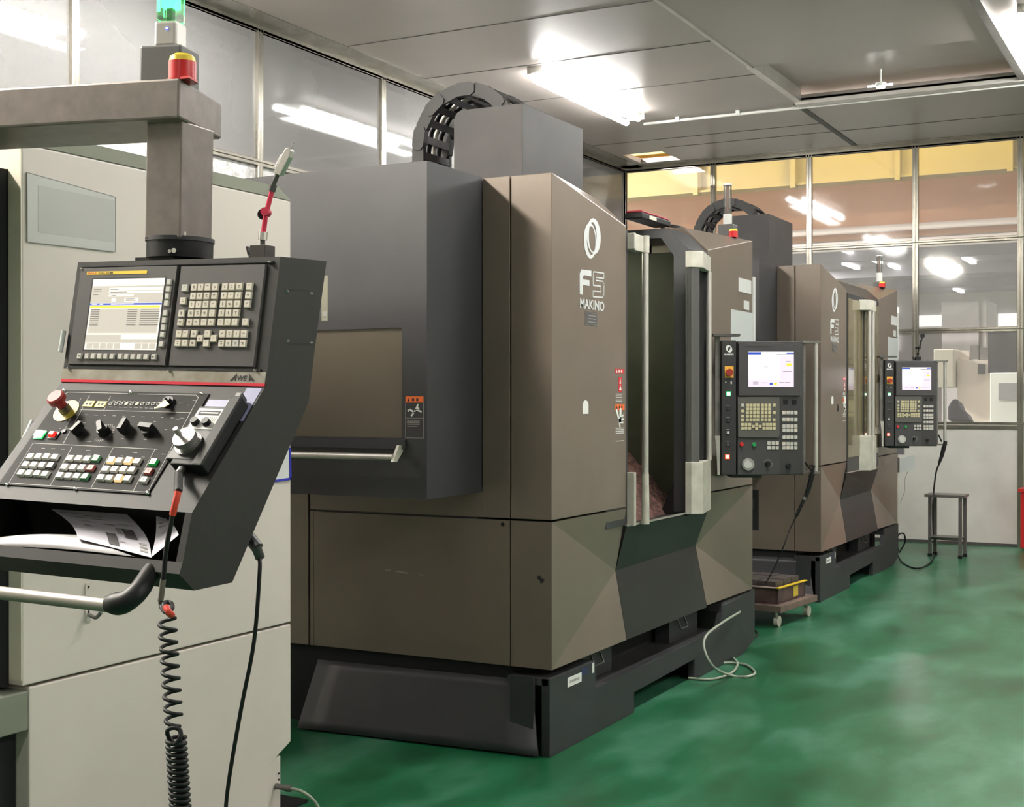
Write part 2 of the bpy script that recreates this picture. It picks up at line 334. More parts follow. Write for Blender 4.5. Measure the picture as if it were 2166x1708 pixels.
# ---------------- machining centres with split sliding doors ----------------
def machine(label, loc, closed=False, towx=0., sz=1.0):
    root = thing('machining_center', label, 'machine', loc)
    O = Vector((-2.466, 4.99, 0))                        # design origin: foot of the front left corner
    def B(mb, name, m, parent=None, bevel=0, lab=None):
        p = parent or root; o = mb.build(name, m, p, O, bevel, lab); OFF[o.name] = O
        return o
    XF = -2.466; Yn, Yf = 5.018, 7.755; ya, yb = 5.815, 6.962
    # core body behind the door opening
    B(MB().box(-4.55, -2.83, Yn + .01, ya - .03, .36, 2.40).box(-4.55, -2.83, yb + .03, Yf - .01, .36, 2.40).box(-4.55, -4.05, ya - .03, yb + .03, .36, 2.40), 'body', SLATE_D)
    B(MB().box(-4.05, -2.58, ya - .03, ya + .005, .4, 2.32).box(-4.05, -2.58, yb - .005, yb + .03, .4, 2.32).box(-4.05, -4.04, ya, yb, .4, 2.44).box(-4.05, -2.97, ya, yb, 2.34, 2.40), 'work_chamber', OLIVE)
    B(MB().box(-4.4, -2.98, ya, yb, 2.40, 2.450).box(-4.4, -2.81, Yn + .01, ya, 2.40, 2.450).box(-4.4, -2.81, yb, Yf - .01, 2.40, 2.450), 'roof', SLATE)
    # upper front blocks, their tops falling in a facet towards the door
    def block(y0, y1, name, split):
        # y0 outer, y1 inner
        mb = MB(); xb = -2.80
        V = [(xb, y0, .992), (XF, y0, .992), (XF, y1, .992), (xb, y1, .992), (xb, y0, 2.455), (XF, y0, 2.455), (XF, y1, 2.320), (-2.61, y1, 2.455), (xb, y1, 2.455)]
        if split:
            V[0] = (-2.660, y0, .992); V[4] = (-2.660, y0, 2.455); V[3] = (-2.660, y1, .992); V[8] = (-2.660, y1, 2.455)
        fs = [(3, 2, 1, 0), (0, 1, 5, 4), (1, 2, 6, 5), (5, 6, 7), (4, 5, 7, 8), (3, 8, 7, 6, 2), (0, 4, 8, 3)]
        mb.add(V, fs); o = B(mb, name, BRONZE, bevel=.003); fix_normals(o); return o
    up = block(Yn, ya, 'front_panel', True); up2 = block(Yf, yb, 'front_panel', False)
    B(MB().box(-2.80, -2.666, Yn, Yn + .5, .992, 2.455), 'side_panel', BRONZE, bevel=.002)
    B(MB().box(-3.714, -2.80, Yn, Yn + .03, .992, 1.12), 'side_panel', BRONZE)
    B(MB().box(-4.5, -3.727, Yn, Yn + .03, .361, 2.3), 'side_panel', BRONZE)
    low = MB().box(-3.695, -2.666, Yn, Yn + .03, .361, .984)
    lp = B(low, 'lower_side_panel', BRONZE, bevel=.002)
    if not closed:
        B(MB().box(-3.714, -3.697, Yn, Yn + .03, .361, .984), 'side_panel', BRONZE)
    fr = frame((0, Yn, 0), (1, 0, 0), (0, 0, -1), (0, -1, 0))
    B(MB().disc_on(fr, -2.70, -.965, .009, 0, .001), 'key_hole', VOID, lp)
    if not closed:
        for k, (a, b, w_) in enumerate((((-3.30, -.735), (-3.27, -.733), .004), ((-3.24, -.732), (-3.18, -.727), .006), ((-3.12, -.725), (-3.10, -.723), .004))): B(MB().line_on(fr, a, b, w_, 0, .0006), 'scuff_mark', GREYINK, lp)
        B(MB().poly_on(fr, [(-2.535, -.755), (-2.520, -.757), (-2.512, -.745), (-2.500, -.742), (-2.506, -.730), (-2.518, -.722), (-2.521, -.735), (-2.533, -.742)], 0, .0006), 'scuff_mark', STAIN_D, lp)
    # lower front, folded into a shallow valley at mid height
    zt, zb = .984, .362; ym, zm, xm = 5.80, .690, -2.515
    mb = MB(); V = [(XF, Yn, zt), (XF, ya, zt), (xm, ym, zm), (XF, 5.82, zb), (XF, Yn, zb), (-2.66, Yn, zt), (-2.66, Yn, zb), (-2.66, ya, zt), (-2.66, 5.82, zb)]
    mb.add(V, [(0, 2, 1), (0, 4, 2), (4, 3, 2), (5, 6, 4, 0), (5, 0, 1, 7), (6, 8, 3, 4), (7, 1, 2, 3, 8), (5, 7, 8, 6)]); o = B(mb, 'lower_front_panel', BRONZE); fix_normals(o)
    yr, ytr = 6.93, 6.96
    mb = MB(); V = [(XF, Yf, zt), (XF, ytr, zt), (xm, 6.90, .702), (XF, 6.945, zb + .01), (XF, Yf, zb), (-2.66, Yf, zt), (-2.66, Yf, zb), (-2.66, ytr, zt), (-2.66, 6.945, zb)]
    mb.add(V, [(0, 1, 2), (0, 2, 4), (4, 2, 3), (5, 0, 4, 6), (5, 7, 1, 0), (6, 4, 3, 8), (7, 8, 3, 2, 1), (5, 6, 8, 7)]); o = B(mb, 'lower_front_panel', BRONZE); fix_normals(o)
    mb = MB(); V = [(XF, ya + .004, .90), (XF, ytr - .004, .885), (xm, 6.897, .702), (XF, 6.942, zb), (XF, 5.823, zb), (xm, ym + .004, zm), (-2.66, ya, .90), (-2.66, ytr, .885), (-2.66, 6.94, zb), (-2.66, 5.823, zb)]
    mb.add(V, [(0, 5, 2, 1), (5, 4, 3, 2), (6, 0, 1, 7), (9, 8, 3, 4), (6, 9, 4, 5, 0), (7, 1, 2, 3, 8), (6, 7, 8, 9)]); o = B(mb, 'center_panel', SLATE_C); fix_normals(o)
    B(MB().box(-2.475, -2.460, ya + .01, 6.64, .898, .906), 'sill', SILVER)
    # tool magazine housing on the left side
    xl = -4.35; ym0, ym1 = 4.562, 5.014; wx0, wx1, wz0, wz1 = -3.95, -2.919, 1.345, 1.792
    mb = MB().box(xl, -2.80, ym0, ym1, wz1, 2.46).box(xl, -2.80, ym0, ym1, 1.10, wz0).box(wx1, -2.80, ym0, ym1, wz0, wz1).box(xl, wx0, ym0, ym1, wz0, wz1)
    mg = B(mb, 'magazine_housing', SLATE)
    B(MB().box(wx0, wx1, ym0 + .012, ym0 + .02, wz0, wz1), 'window', BRONZEGLASS, mg)
    B(MB().box(wx0, wx1 + .02, ym0 - .012, ym0, 1.300, 1.338), 'window_ledge', SLATE_D, mg)
    B(MB().cyl((-4.0, ym0 - .055, 1.268), (-2.925, ym0 - .055, 1.268), .014), 'handle_bar', SILVER, mg)
    B(MB().prism([(ym0 - .075, 1.25), (ym0 - .045, 1.25), (ym0 + .0, 1.29), (ym0 + .0, 1.315), (ym0 - .03, 1.315)], 'x', -2.925, -2.913), 'handle_bracket', CASTAL, mg)
    fr = frame((0, ym0, 0), (1, 0, 0), (0, 0, -1), (0, -1, 0))
    mb = MB().mat(0).on(fr, -2.901, -1.513, -2.816, -1.489).mat(1)
    for a, b in (((-2.901, -1.489), (-2.901, -1.345)), ((-2.816, -1.489), (-2.816, -1.345)), ((-2.901, -1.345), (-2.816, -1.345)), ((-2.901, -1.425), (-2.816, -1.425))): mb.line_on(fr, a, b, .0018)
    for z in (1.416, 1.411, 1.406, 1.400, 1.392): mb.line_on(fr, (-2.893, -z), (-2.835 - .01 * (z < 1.4), -z), .0022)
    mb.mat(2)
    for a, b in (((-2.842, -1.478), (-2.860, -1.448)), ((-2.860, -1.448), (-2.882, -1.462)), ((-2.882, -1.462), (-2.888, -1.455)), ((-2.862, -1.446), (-2.872, -1.436)), ((-2.852, -1.460), (-2.828, -1.452))): mb.line_on(fr, a, b, .007, 0, .0014)
    mb.disc_on(fr, -2.841, -1.463, .006, 0, .0014).mat(3).poly_on(fr, [(-2.893, -1.493), (-2.881, -1.493), (-2.887, -1.506)], .001, .0014).on(fr, -2.870, -1.505, -2.860, -1.494, .001, .0014).on(fr, -2.850, -1.505, -2.840, -1.494, .001, .0014)
    B(mb, 'warning_label', [ORANGE, WHITEL, WHITE, INK], mg, lab='orange and black climbing hazard label')
    if not closed: B(MB().mat(0).on(fr, -3.318, -2.02, -3.285, -1.83).mat(1).on(fr, -3.312, -1.87, -3.29, -1.85, .001, .0016).on(fr, -3.312, -1.84, -3.29, -1.835, .001, .0016), 'paper_tag', [mat('tag_film', (128, 126, 112), .3), WHITEL], mg)
    # column housing and cable chain above the roof
    tx = towx; r_ = .05; poly = [(-3.0, 2.40), (-3.0, 2.951), (-3.388 + r_, 2.951)] + [(-3.388 + r_ - r_ * math.sin(t), 2.951 - r_ + r_ * math.cos(t)) for t in (.4, .8, 1.2)] + [(-3.388, 2.951 - r_), (-3.388, 2.40)]
    B(MB().prism([(p[0] + tx, p[1]) for p in poly][::-1], 'y', 5.779, 6.482), 'column_housing', SLATE_T, bevel=.002)
    path = [(-3.64, 2.40), (-3.64, 2.80)] + [(-3.365 - .275 * math.cos(t), 2.80 + .275 * math.sin(t)) for t in [PI * k / 9 for k in range(1, 9)]] + [(-3.10, 2.80), (-3.10, 2.45)]
    mb = MB(); pts = []
    for i in range(len(path) - 1):
        a, b = Vector(path[i]), Vector(path[i + 1]); n_ = max(1, round((b - a).length / .085))
        pts += [a.lerp(b, k / n_) for k in range(n_)]
    pts.append(Vector(path[-1]))
    for i in range(len(pts) - 1):
        a, b = pts[i], pts[i + 1]; d = (b - a).normalized(); nn = Vector((-d.y, d.x)); h = .034
        oct_ = [a - d * .012 + nn * h * .6, a + d * .01 + nn * h, b - d * .008 + nn * h, b + d * .014 + nn * h * .6, b + d * .014 - nn * h * .6, b - d * .008 - nn * h, a + d * .01 - nn * h, a - d * .012 - nn * h * .6]
        mb.mat(0)
        for y0, y1 in ((5.84, 5.862), (6.105, 6.127)): mb.prism([(p[0] + tx, p[1]) for p in oct_], 'y', y0 - .008 * (i % 2), y1 + .008 * (i % 2))
        c = (a + b) / 2
        for sgn in (-1, 1):
            q = c + nn * sgn * h * .85
            rect = [q - d * .018 - nn * .004, q + d * .018 - nn * .004, q + d * .018 + nn * .004, q - d * .018 + nn * .004]
            mb.mat(1).prism([(p[0] + tx, p[1]) for p in rect], 'y', 5.86, 6.11)
    ch = B(mb, 'cable_chain', [CHAIN, STEEL_D])
    mb = MB()
    for k, y in enumerate((5.90, 5.95, 6.0, 6.05)):
        mb.mat(k % 3).tube([Vector((p[0] + tx, y, p[1])) for p in path], .013, 8)
    B(mb, 'chain_cable', [RUBBER, BLACK, CASTAL], ch)
    # doors
    def leaf(y0, y1, name, near):
        prf = [(-2.95, 2.412), (-2.575, 2.412), (XF + .004, 2.300), (XF + .004, .905), (-2.540, .905), (-2.540, 2.262), (-2.612, 2.358), (-2.95, 2.365)]
        o = B(MB().prism(prf, 'y', y0, y1), name, SLATE, bevel=.002); return o
    def grip(parent, s, yq):
        # s=+1: grip on the leaf's left edge looking from the aisle; pole towards the gap
        pass
    if closed:
        for (y0, y1, px_, py_) in ((5.82, 6.375, -2.405, 6.33), (6.385, 6.955, -2.405, 6.46)):
            d_ = leaf(y0, y1, 'sliding_door', True)
            B(MB().box(-2.474, XF + .008, y0 + .02, y1 - .02, 1.02, 2.26), 'door_window', SMOKE_Y, d_)
            B(MB().box(-2.60, -2.475, y0 + .01, y1 - .01, .91, 2.27), 'inner_panel', OLIVE, d_)
            B(MB().cyl((px_, py_, 1.0), (px_, py_, 2.20), .020), 'handle_pole', SILVER, d_)
            B(MB().prism([(XF, py_ - .10), (px_ + .02, py_ - .05), (px_ + .02, py_ + .05), (XF, py_ + .10)], 'z', 2.19, 2.275), 'handle_cap', CASTAL, d_, .003)
            B(MB().prism([(XF, py_ - .10), (px_ + .022, py_ - .05), (px_ + .022, py_ + .05), (XF, py_ + .10)], 'z', .90, 1.18), 'handle_base', CASTAL, d_, .003)
    else:
        d_ = leaf(5.60, 5.853, 'sliding_door', True); d_.location.x = -.012
        B(MB().box(-2.475, -2.425, 5.848, 5.87, 2.215, 2.292).box(-2.47, -2.43, 5.86, 5.98, 2.21, 2.290), 'handle_cap', CASTAL, d_, .003)
        B(MB().cyl((-2.428, 5.99, 1.14), (-2.428, 5.99, 2.215), .0165), 'handle_pole', SILVER, d_)
        B(MB().cyl((-2.428, 5.99, 2.21), (-2.428, 5.99, 2.292), .020), 'pole_cap', CASTAL, d_)
        B(MB().box(-2.466, -2.424, 5.845, 5.868, .90, 1.155), 'handle_base', CASTAL, d_, .003)
        B(MB().cyl((-2.428, 5.99, .898), (-2.428, 5.99, 1.14), .021, .0175), 'pole_base', CASTAL, d_)
        B(MB().box(-2.50, -2.475, 5.862, 5.88, .91, 2.22), 'door_edge', STEEL, d_)
        d_ = leaf(6.632, 6.955, 'sliding_door', False)
        hexp = [(XF, 6.606), (-2.431, 6.606), (-2.386, 6.662), (-2.448, 6.958), (XF, 6.958)]
        B(MB().prism(hexp, 'z', 2.195, 2.281), 'handle_cap', CASTAL, d_, .003)
        B(MB().prism(hexp, 'z', .897, 1.172), 'handle_base', CASTAL, d_, .003)
        B(MB().prism([(XF, 6.612), (-2.434, 6.612), (-2.404, 6.652), (-2.45, 6.70), (XF, 6.72)], 'z', 1.172, 2.195), 'door_window', SMOKE, d_)
        B(MB().box(XF - .003, XF + .005, 6.68, 6.955, 1.172, 2.195), 'grip_recess_shade', VOID, d_)  # flat plate, shade of the recess behind the pole put into its colour
        B(MB().cyl((-2.440, 6.90, 1.172), (-2.440, 6.90, 2.195), .0165), 'handle_pole', SILVER, d_)
    if not closed:
        # chips heaped inside the chamber
        rnd = random.Random(3); n = 26; mb = MB(); V = []
        for i in range(n + 1):
            for j in range(n + 1):
                x = -2.52 - 1.3 * i / n; y = ya + .02 + (yb - ya - .04) * j / n
                base = .87 + .38 * min(1, i / n * 3.2) - .06 * (j / n)
                V.append((x, y, max(.62, base + rnd.uniform(-.035, .035))))
        mb.add(V, [(i * (n + 1) + j, (i + 1) * (n + 1) + j, (i + 1) * (n + 1) + j + 1, i * (n + 1) + j + 1) for i in range(n) for j in range(n)], True)
        B(mb, 'chip_pile', CHIP, lab='rusty brown metal chips')['kind'] = 'stuff'
        B(MB().box(-3.5, -3.0, 6.2, 6.3, 2.315, 2.338), 'chamber_lamp', mat('chamber_glow', (236, 240, 214), .5, emit=45))
        B(MB().prism([(-2.531, 1.114), (-2.552, 1.038), (-2.59, .962), (-2.60, .93), (-2.638, .886), (-2.465, .886), (-2.465, 1.114)], 'y', 6.634, 6.66), 'door_skirt', BLACK)
    # base: front plate with two cut-outs, recess with lift handles, chute on the side
    prof = [(4.99, 0), (5.906, 0), (5.906, .097), (6.74, .112), (6.74, 0), (7.56, 0), (7.79, .055), (7.79, .355), (7.22, .335), (7.16, .215), (5.456, .203), (5.456, .328), (4.99, .330)]
    bs = B(MB().prism(prof, 'x', -2.50, -2.462), 'base', SLATE_D, bevel=.002)
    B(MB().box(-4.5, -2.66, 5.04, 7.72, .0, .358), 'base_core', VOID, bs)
    B(MB().box(-2.66, -2.465, 5.456, 7.16, .185, .204).box(-2.66, -2.47, 4.99, 5.456, .30, .328).box(-2.66, -2.47, 7.2, 7.78, .30, .35), 'chip_ledge', STEEL_D, bs)
    B(MB().box(-2.64, -2.56, 5.47, 5.86, .205, .345), 'drawer', SLATE_D, bs); B(MB().box(-2.64, -2.56, 6.62, 7.05, .205, .345), 'drawer', SLATE_D, bs)
    for y in (5.66, 6.78):
        B(MB().tube([(-2.56, y - .05, .33), (-2.535, y - .05, .27), (-2.535, y + .05, .27), (-2.56, y + .05, .33)], .005, 8), 'lift_handle', STEEL, bs)
    B(MB().box(-2.64, -2.53, 4.97, 4.99, 0, .335), 'base_flange', SLATE_D, bs)
    mb = MB(); q4 = [Vector(v) for v in ((-3.664, 5.01, .30), (-2.552, 5.0, .315), (-2.50, 4.955, .012), (-3.69, 4.885, .008))]; k = 8; V = []
    for d in (Vector((0, 0, 0)), Vector((0, .008, -.003))): V += [q4[0].lerp(q4[1], i / k).lerp(q4[3].lerp(q4[2], i / k), j / k) + d for j in range(k + 1) for i in range(k + 1)]
    N_ = (k + 1) ** 2; g_ = lambda i, j, t: t * N_ + j * (k + 1) + i
    mb.add(V, [(g_(i, j, 0), g_(i + 1, j, 0), g_(i + 1, j + 1, 0), g_(i, j + 1, 0)) for j in range(k) for i in range(k)] + [(g_(i, j + 1, 1), g_(i + 1, j + 1, 1), g_(i + 1, j, 1), g_(i, j, 1)) for j in range(k) for i in range(k)], True)
    for e in ([(i, 0) for i in range(k + 1)], [(k, i) for i in range(k + 1)], [(k - i, k) for i in range(k + 1)], [(0, k - i) for i in range(k + 1)]):
        for (a, b) in zip(e, e[1:]): mb.f.append([g_(*a, 1), g_(*b, 1), g_(*b, 0), g_(*a, 0)]); mb.m.append(0); mb.sm.append(False)
    o = B(mb, 'side_chute', PLATEGREY); fix_normals(o)
    fr = frame((XF + .004, 0, 0), (0, 1, 0), (0, 0, -1), (1, 0, 0))
    mb = MB().mat(0).on(fr, 5.163, -.303, 5.305, -.262)
    B(MB().on(fr, 5.42, -.322, 5.44, -.277), 'white_sticker', WHITE, bs)
    mb.mat(1).on(fr, 5.306, -.318, 5.37, -.285).mat(2)
    for k in range(9): mb.on(fr, 5.185 + k * .011, -.288 + (k % 2) * .001, 5.192 + k * .011, -.277, .001, .0016)
    B(mb, 'asset_sticker', [WHITE, BLUE_D, GREYINK], bs)
    # markings on the left front panel
    fr = frame((XF, 0, 0), (0, 1, 0), (0, 0, -1), (1, 0, 0))
    mb = MB()
    def ell(cxx, czz, a, b, rot, n=40): return [(cxx + a * math.cos(t) * math.cos(rot) - b * math.sin(t) * math.sin(rot), czz + a * math.cos(t) * math.sin(rot) + b * math.sin(t) * math.cos(rot)) for t in [2 * PI * k / n for k in range(n)]]
    def lring(mb, cxx, czz, a, b, cx2, a2, b2, rot, d):
        A = ell(cxx, czz, a, b, rot); I = ell(cx2[0], cx2[1], a2, b2, rot); n = len(A); o, ax, bx_, nn = fr
        mb.add([o + ax * p[0] + bx_ * p[1] + nn * d for p in A + I], [(i, (i + 1) % n, n + (i + 1) % n, n + i) for i in range(n)])
    lring(mb, 5.404, -2.208, .068, .079, (5.414, -2.21), .046, .064, 0, .0012); lring(mb, 5.441, -2.232, .076, .080, (5.430, -2.228), .042, .066, 0, .0016)
    B(mb, 'emblem', LOGO, up)
    mb = MB()
    mb.poly_on(fr, [(5.294, -1.962), (5.294, -2.052), (5.310, -2.072), (5.416, -2.076), (5.416, -2.050), (5.336, -2.050), (5.326, -2.040), (5.326, -2.030), (5.396, -2.031), (5.396, -2.006), (5.326, -2.005), (5.326, -1.962)], 0, .0012)
    S = [(5.554, -2.076), (5.436, -2.073), (5.436, -2.012), (5.520, -2.014), (5.520, -1.990), (5.434, -1.987), (5.434, -1.961), (5.540, -1.965), (5.554, -1.980), (5.554, -2.026), (5.540, -2.038), (5.466, -2.036), (5.466, -2.050), (5.554, -2.052)]
    for i in range(len(S)): mb.line_on(fr, S[i], S[(i + 1) % len(S)], .006)
    text(mb, fr, 'MAKINO', 5.297, -1.946, 5.558, -1.902)
    B(mb, 'lettering', LOGO, up)
    mb = MB().mat(0).on(fr, 5.349, -1.892, 5.484, -1.830).mat(1).on(fr, 5.362, -1.884, 5.472, -1.838, .001, .0016).mat(2)
    for z in (-1.876, -1.862, -1.848): mb.on(fr, 5.385, z, 5.465, z + .003, .0016, .002)
    B(mb, 'name_plate', [STEEL, KEYD, GREYINK], up)
    mb = MB().mat(1).on(fr, 5.684, -1.644, 5.790, -1.621).mat(0).on(fr, 5.722, -1.606, 5.762, -1.535, 0, .0008).mat(2)
    mb.poly_on(fr, [(5.733, -1.575), (5.741, -1.602), (5.752, -1.575)], .001, .0016).poly_on(fr, [(5.730, -1.545), (5.742, -1.568), (5.756, -1.545)], .001, .0016)
    mb.poly_on(fr, [(5.692, -1.626), (5.700, -1.639), (5.708, -1.626)], .001, .0016).on(fr, 5.722, -1.638, 5.735, -1.627, .001, .0016).on(fr, 5.75, -1.638, 5.765, -1.627, .001, .0016)
    for z in (-1.527, -1.519, -1.511, -1.500, -1.493): mb.on(fr, 5.69, z, 5.765, z + .003)
    B(mb, 'warning_label', [RED, RED, WHITE], up, lab='red danger label')
    mb = MB().mat(0).on(fr, 5.684, -1.478, 5.794, -1.451).mat(1)
    for a, b, w_ in (((5.70, -1.45), (5.728, -1.405), .016), ((5.745, -1.45), (5.745, -1.405), .022), ((5.728, -1.405), (5.738, -1.375), .012), ((5.735, -1.408), (5.775, -1.425), .009), ((5.735, -1.402), (5.778, -1.408), .009), ((5.735, -1.395), (5.775, -1.393), .009)): mb.line_on(fr, a, b, w_, 0, .0014)
    for z in (-1.368, -1.361, -1.354, -1.345, -1.308): mb.on(fr, 5.69, z, 5.785, z + .003)
    mb.mat(2).poly_on(fr, [(5.694, -1.458), (5.702, -1.472), (5.710, -1.458)], .001, .0016).on(fr, 5.728, -1.471, 5.74, -1.459, .001, .0016).on(fr, 5.755, -1.471, 5.768, -1.459, .001, .0016)
    B(mb, 'warning_label', [ORANGE, WHITE, INK], up, lab='orange hand crush label')
    arch = [(5.324, -1.437), (5.324, -1.475)] + [(5.354 - .03 * math.cos(t), -1.475 - .022 * math.sin(t)) for t in [PI * k / 8 for k in range(1, 8)]] + [(5.384, -1.475), (5.384, -1.437)]
    B(MB().poly_on(fr, arch, 0, .002), 'arch_sticker', WHITE, up)
    if closed:
        B(MB().poly_on(fr, [(p[0] + .42 * .95, p[1]) for p in arch], 0, .002), 'arch_sticker', WHITE, up)
        B(MB().poly_on(fr, [(5.50, -1.38), (5.56, -1.38), (5.55, -1.42), (5.52, -1.44)], 0, .001), 'scuff_mark', INK, up)
    # sheets on the right front panel
    for k, (y0, z0, y1, z1, m) in enumerate(((7.488, 2.213, 7.722, 2.133, PAPERG), (7.585, 2.086, 7.680, 2.033, PAPERG), (7.351, 2.020, 7.752, 1.75, PLASTG))):
        B(MB().on(fr, y0, -z0, y1, -z1, 0, .003), 'notice_sheet', m, up2)
    B(MB().box(-2.475, -2.462, 7.76, 7.80, 1.79, 2.24), 'edge_sign', PAPERG, up2)
    if closed:
        # electrical niche low on the side
        f2 = frame((0, Yn, 0), (1, 0, 0), (0, 0, -1), (0, -1, 0))
        B(MB().mat(0).on(f2, -3.42, -.80, -2.94, -.50).mat(1).on(f2, -3.06, -.57, -3.01, -.54, .001, .002).on(f2, -3.05, -.75, -3.04, -.735, .001, .002).mat(2).on(f2, -3.02, -.73, -2.98, -.66, .001, .002), 'service_window', [VOID, GREYINK, SLATE_D], lp)
    if sz != 1: root.scale = (1, .975, sz)
    return root
STAIN_D = mat('dark_smear', (42, 38, 40), .8)
BLUE_D = mat('dark_blue_label', (38, 44, 84), .5)
CHAIN = mat('chain_plastic', (40, 39, 40), .5, 0, .08, 10)
STEEL_D = mat('dull_steel', (88, 86, 86), .45, .6, .2, 12)
SLATE_T = mat('housing_slate', (56, 53, 53), .5, .05, .12, 5)
PLATEGREY = mat('chute_plate', (72, 70, 74), .4, .35, .06, 6)
LOGO = mat('logo_print', (198, 200, 200), .5)
SLATE_C = mat('center_slate', (40, 39, 40), .45, .2, .08, 3)
PAPERG = mat('pale_sheet', (205, 205, 203), .5)
PLASTG = mat('sleeve_sheet', (198, 202, 200), .25)
SMOKE_Y = mat('amber_door_window', (120, 110, 84), .1, .1, spec=.9)
m1 = machine('nearest bronze and slate machine with its doors open on rusty chips', (-2.466, 4.99, 0))
m2 = machine('farther bronze and slate machine with closed doors, near the back wall', (-2.586, 9.75, 0), closed=True, towx=-.09, sz=1.02)

# ---------------- ceiling lamps, conduit, small ceiling lamp ----------------
def tube_fixture(i, x, y, label):
    t = thing('tube_lamp', label, 'ceiling light', (x, y, ZC), 'fluorescent ceiling fixtures', local=True)
    MB().prism([(-.06, 0), (-.045, -.05), (.045, -.05), (.06, 0)], 'y', -1.05, 1.05).build('fixture_body', SILVER, t, bevel=.003)
    for s in (-1, 1):
        MB().cyl((s * .085, -1.02 + (.12 if s < 0 else -.06), -.075), (s * .085, .90 + (.12 if s < 0 else 0), -.075), .026, n=16).build('tube', TUBE_A if (x, y) == (-4.75, 1.6) else TUBE_B if y in (.6, -3.5) else TUBE_C if y == 5.6 else TUBE, t)
    MB().box(-.09, .09, -1.035, -1.02, -.055, 0).build('lamp_holder', SILVER, t); MB().box(-.09, .09, 1.03, 1.045, -.055, 0).build('lamp_holder', SILVER, t)
    return t
LABS2 = {2: 'lit tube ceiling light nearest the left windows beside the pale green machine', 4: 'lit tube ceiling light over the aisle in front of the nearer bronze machine', 5: 'weak unseen tube light added over the aisle beside the hanging console', 6: 'unseen tube light added near the right wall for the machine fronts, farther one', 7: 'unseen tube light added near the right wall for the machine fronts, nearer one', 8: 'lit tube ceiling light behind the viewpoint'}  # console and right-wall tubes are unseen, added for their light
LABS = ['lit double tube ceiling light at the end of the white conduit', 'lit tube ceiling light above the pale green machine', None, 'lit tube ceiling light cut off by the right edge', None, None, None, None, None]
for i, (x, y) in enumerate(TUBES):
    tube_fixture(i, x, y, LABS[i] or LABS2[i])
cd = thing('conduit', 'white conduit with clamps running along the ceiling from the bright tube light', 'conduit', (-4.9, 11.99, 4.17))
MB().tube([(-4.9, 11.99, 4.17), (-1.3, 11.99, 4.17), (2, 11.99, 4.17)], .014, 10).build('pipe', mat('white_pipe', (228, 226, 220), .45), cd)
for x in (-4.55, -3.95, -2.9, -2.05, -1.45): MB().box(x - .02, x + .02, 11.965, 12.015, 4.165, 4.2).build('clamp', WHITE, cd)
p = at(1863, 183, Z=4.15)
sl = thing('spot_lamp', 'small bright lamp at the edge of the ceiling hatch', 'lamp', tuple(p), local=True)
MB().cyl((0, 0, 0), (0, 0, .03), .045).cyl((0, 0, .03), (0, 0, .15), .008).build('lamp_base', WHITE, sl); MB().cyl((0, 0, -.012), (0, 0, 0), .035).build('bulb', mat('bulb_glow', (255, 255, 252), .5, emit=9), sl)
MB().tube([(-.11, 0, .01), (.10, 0, .01)], .009, 8).build('lamp_arm', MC['bulb_glow'], sl)
# ---------------- pale green machine at the left ----------------
aw = thing('machining_center', 'pale grey-green machine at the left behind the hanging console', 'machine', (-3.0, 3.93, 0))
XA = -3.0; y0, y1 = 2.693, 3.935
MB().prism([(XA, .684), (XA, 2.226), (-3.055, 2.283), (-4.9, 2.283), (-4.9, .684)], 'y', y0, y1).build('side_panel', CREAM, aw, bevel=.004)
MB().prism([(XA + .0008, 2.229), (-3.0545, 2.2845), (-3.0535, 2.2855), (XA + .002, 2.2295)], 'y', y0 + .003, y1 - .002).build('chamfer_strip', GREENGREY, aw)
MB().prism([(2.717, .676), (2.717, -.0), (3.80, 0), (3.80, .165), (3.835, .2), (y1, .245), (y1, .676)], 'x', -4.9, XA).build('lower_panel', CREAM, aw, bevel=.004)
MB().box(-3.05, XA - .001, y0 - .004, y0, .70, 2.24).build('door_edge', CREAM2, aw)
MB().box(-4.6, -3.05, y0 - .004, y0, 2.16, 2.275).build('header', CREAM2, aw)
MB().box(-4.6, -3.052, 2.60, y0 - .003, .68, 2.158).build('door_gap_shade', VOID, aw)  # solid block, shade of the door opening put into its colour
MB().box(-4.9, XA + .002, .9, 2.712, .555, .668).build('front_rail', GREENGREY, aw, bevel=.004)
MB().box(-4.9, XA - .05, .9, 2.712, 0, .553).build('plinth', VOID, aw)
MB().box(-3.4, -2.985, 3.72, 4.02, 0, .012).build('floor_plate', BLACK, aw)
MB().box(XA - .3, XA - .008, 3.80, 3.885, .012, .205).build('foot_column', CREAM, aw, bevel=.004)
fa = frame((XA, 0, 0), (0, 1, 0), (0, 0, -1), (1, 0, 0))
def pa(x, y, X=XA):
    q = at(x, y, X=X); return (q.y, -q.z)
mb = MB()
for q in ((0, 0),): pass
lf = [pa(55, 365), pa(242, 417), pa(242, 533), pa(56, 512)]
mb = MB().mat(0).poly_on(fa, lf, 0, .004).mat(1)
for a, b in zip(lf, lf[1:] + lf[:1]): mb.line_on(fa, a, b, .002, .004, .005)
inn = [pa(78, 392), pa(240, 425), pa(238, 513), pa(78, 492)]
mb.mat(2).poly_on(fa, inn, .004, .0046)
mb.build('document_pocket', [PLASTG2 if 'PLASTG2' in globals() else mat('pocket_sleeve', (186, 186, 182), .3), GREYINK, mat('pocket_sheet', (176, 175, 170), .5)], aw)
lf = [pa(150, 512), pa(460, 512), pa(588, 522), pa(588, 543), pa(150, 600)]
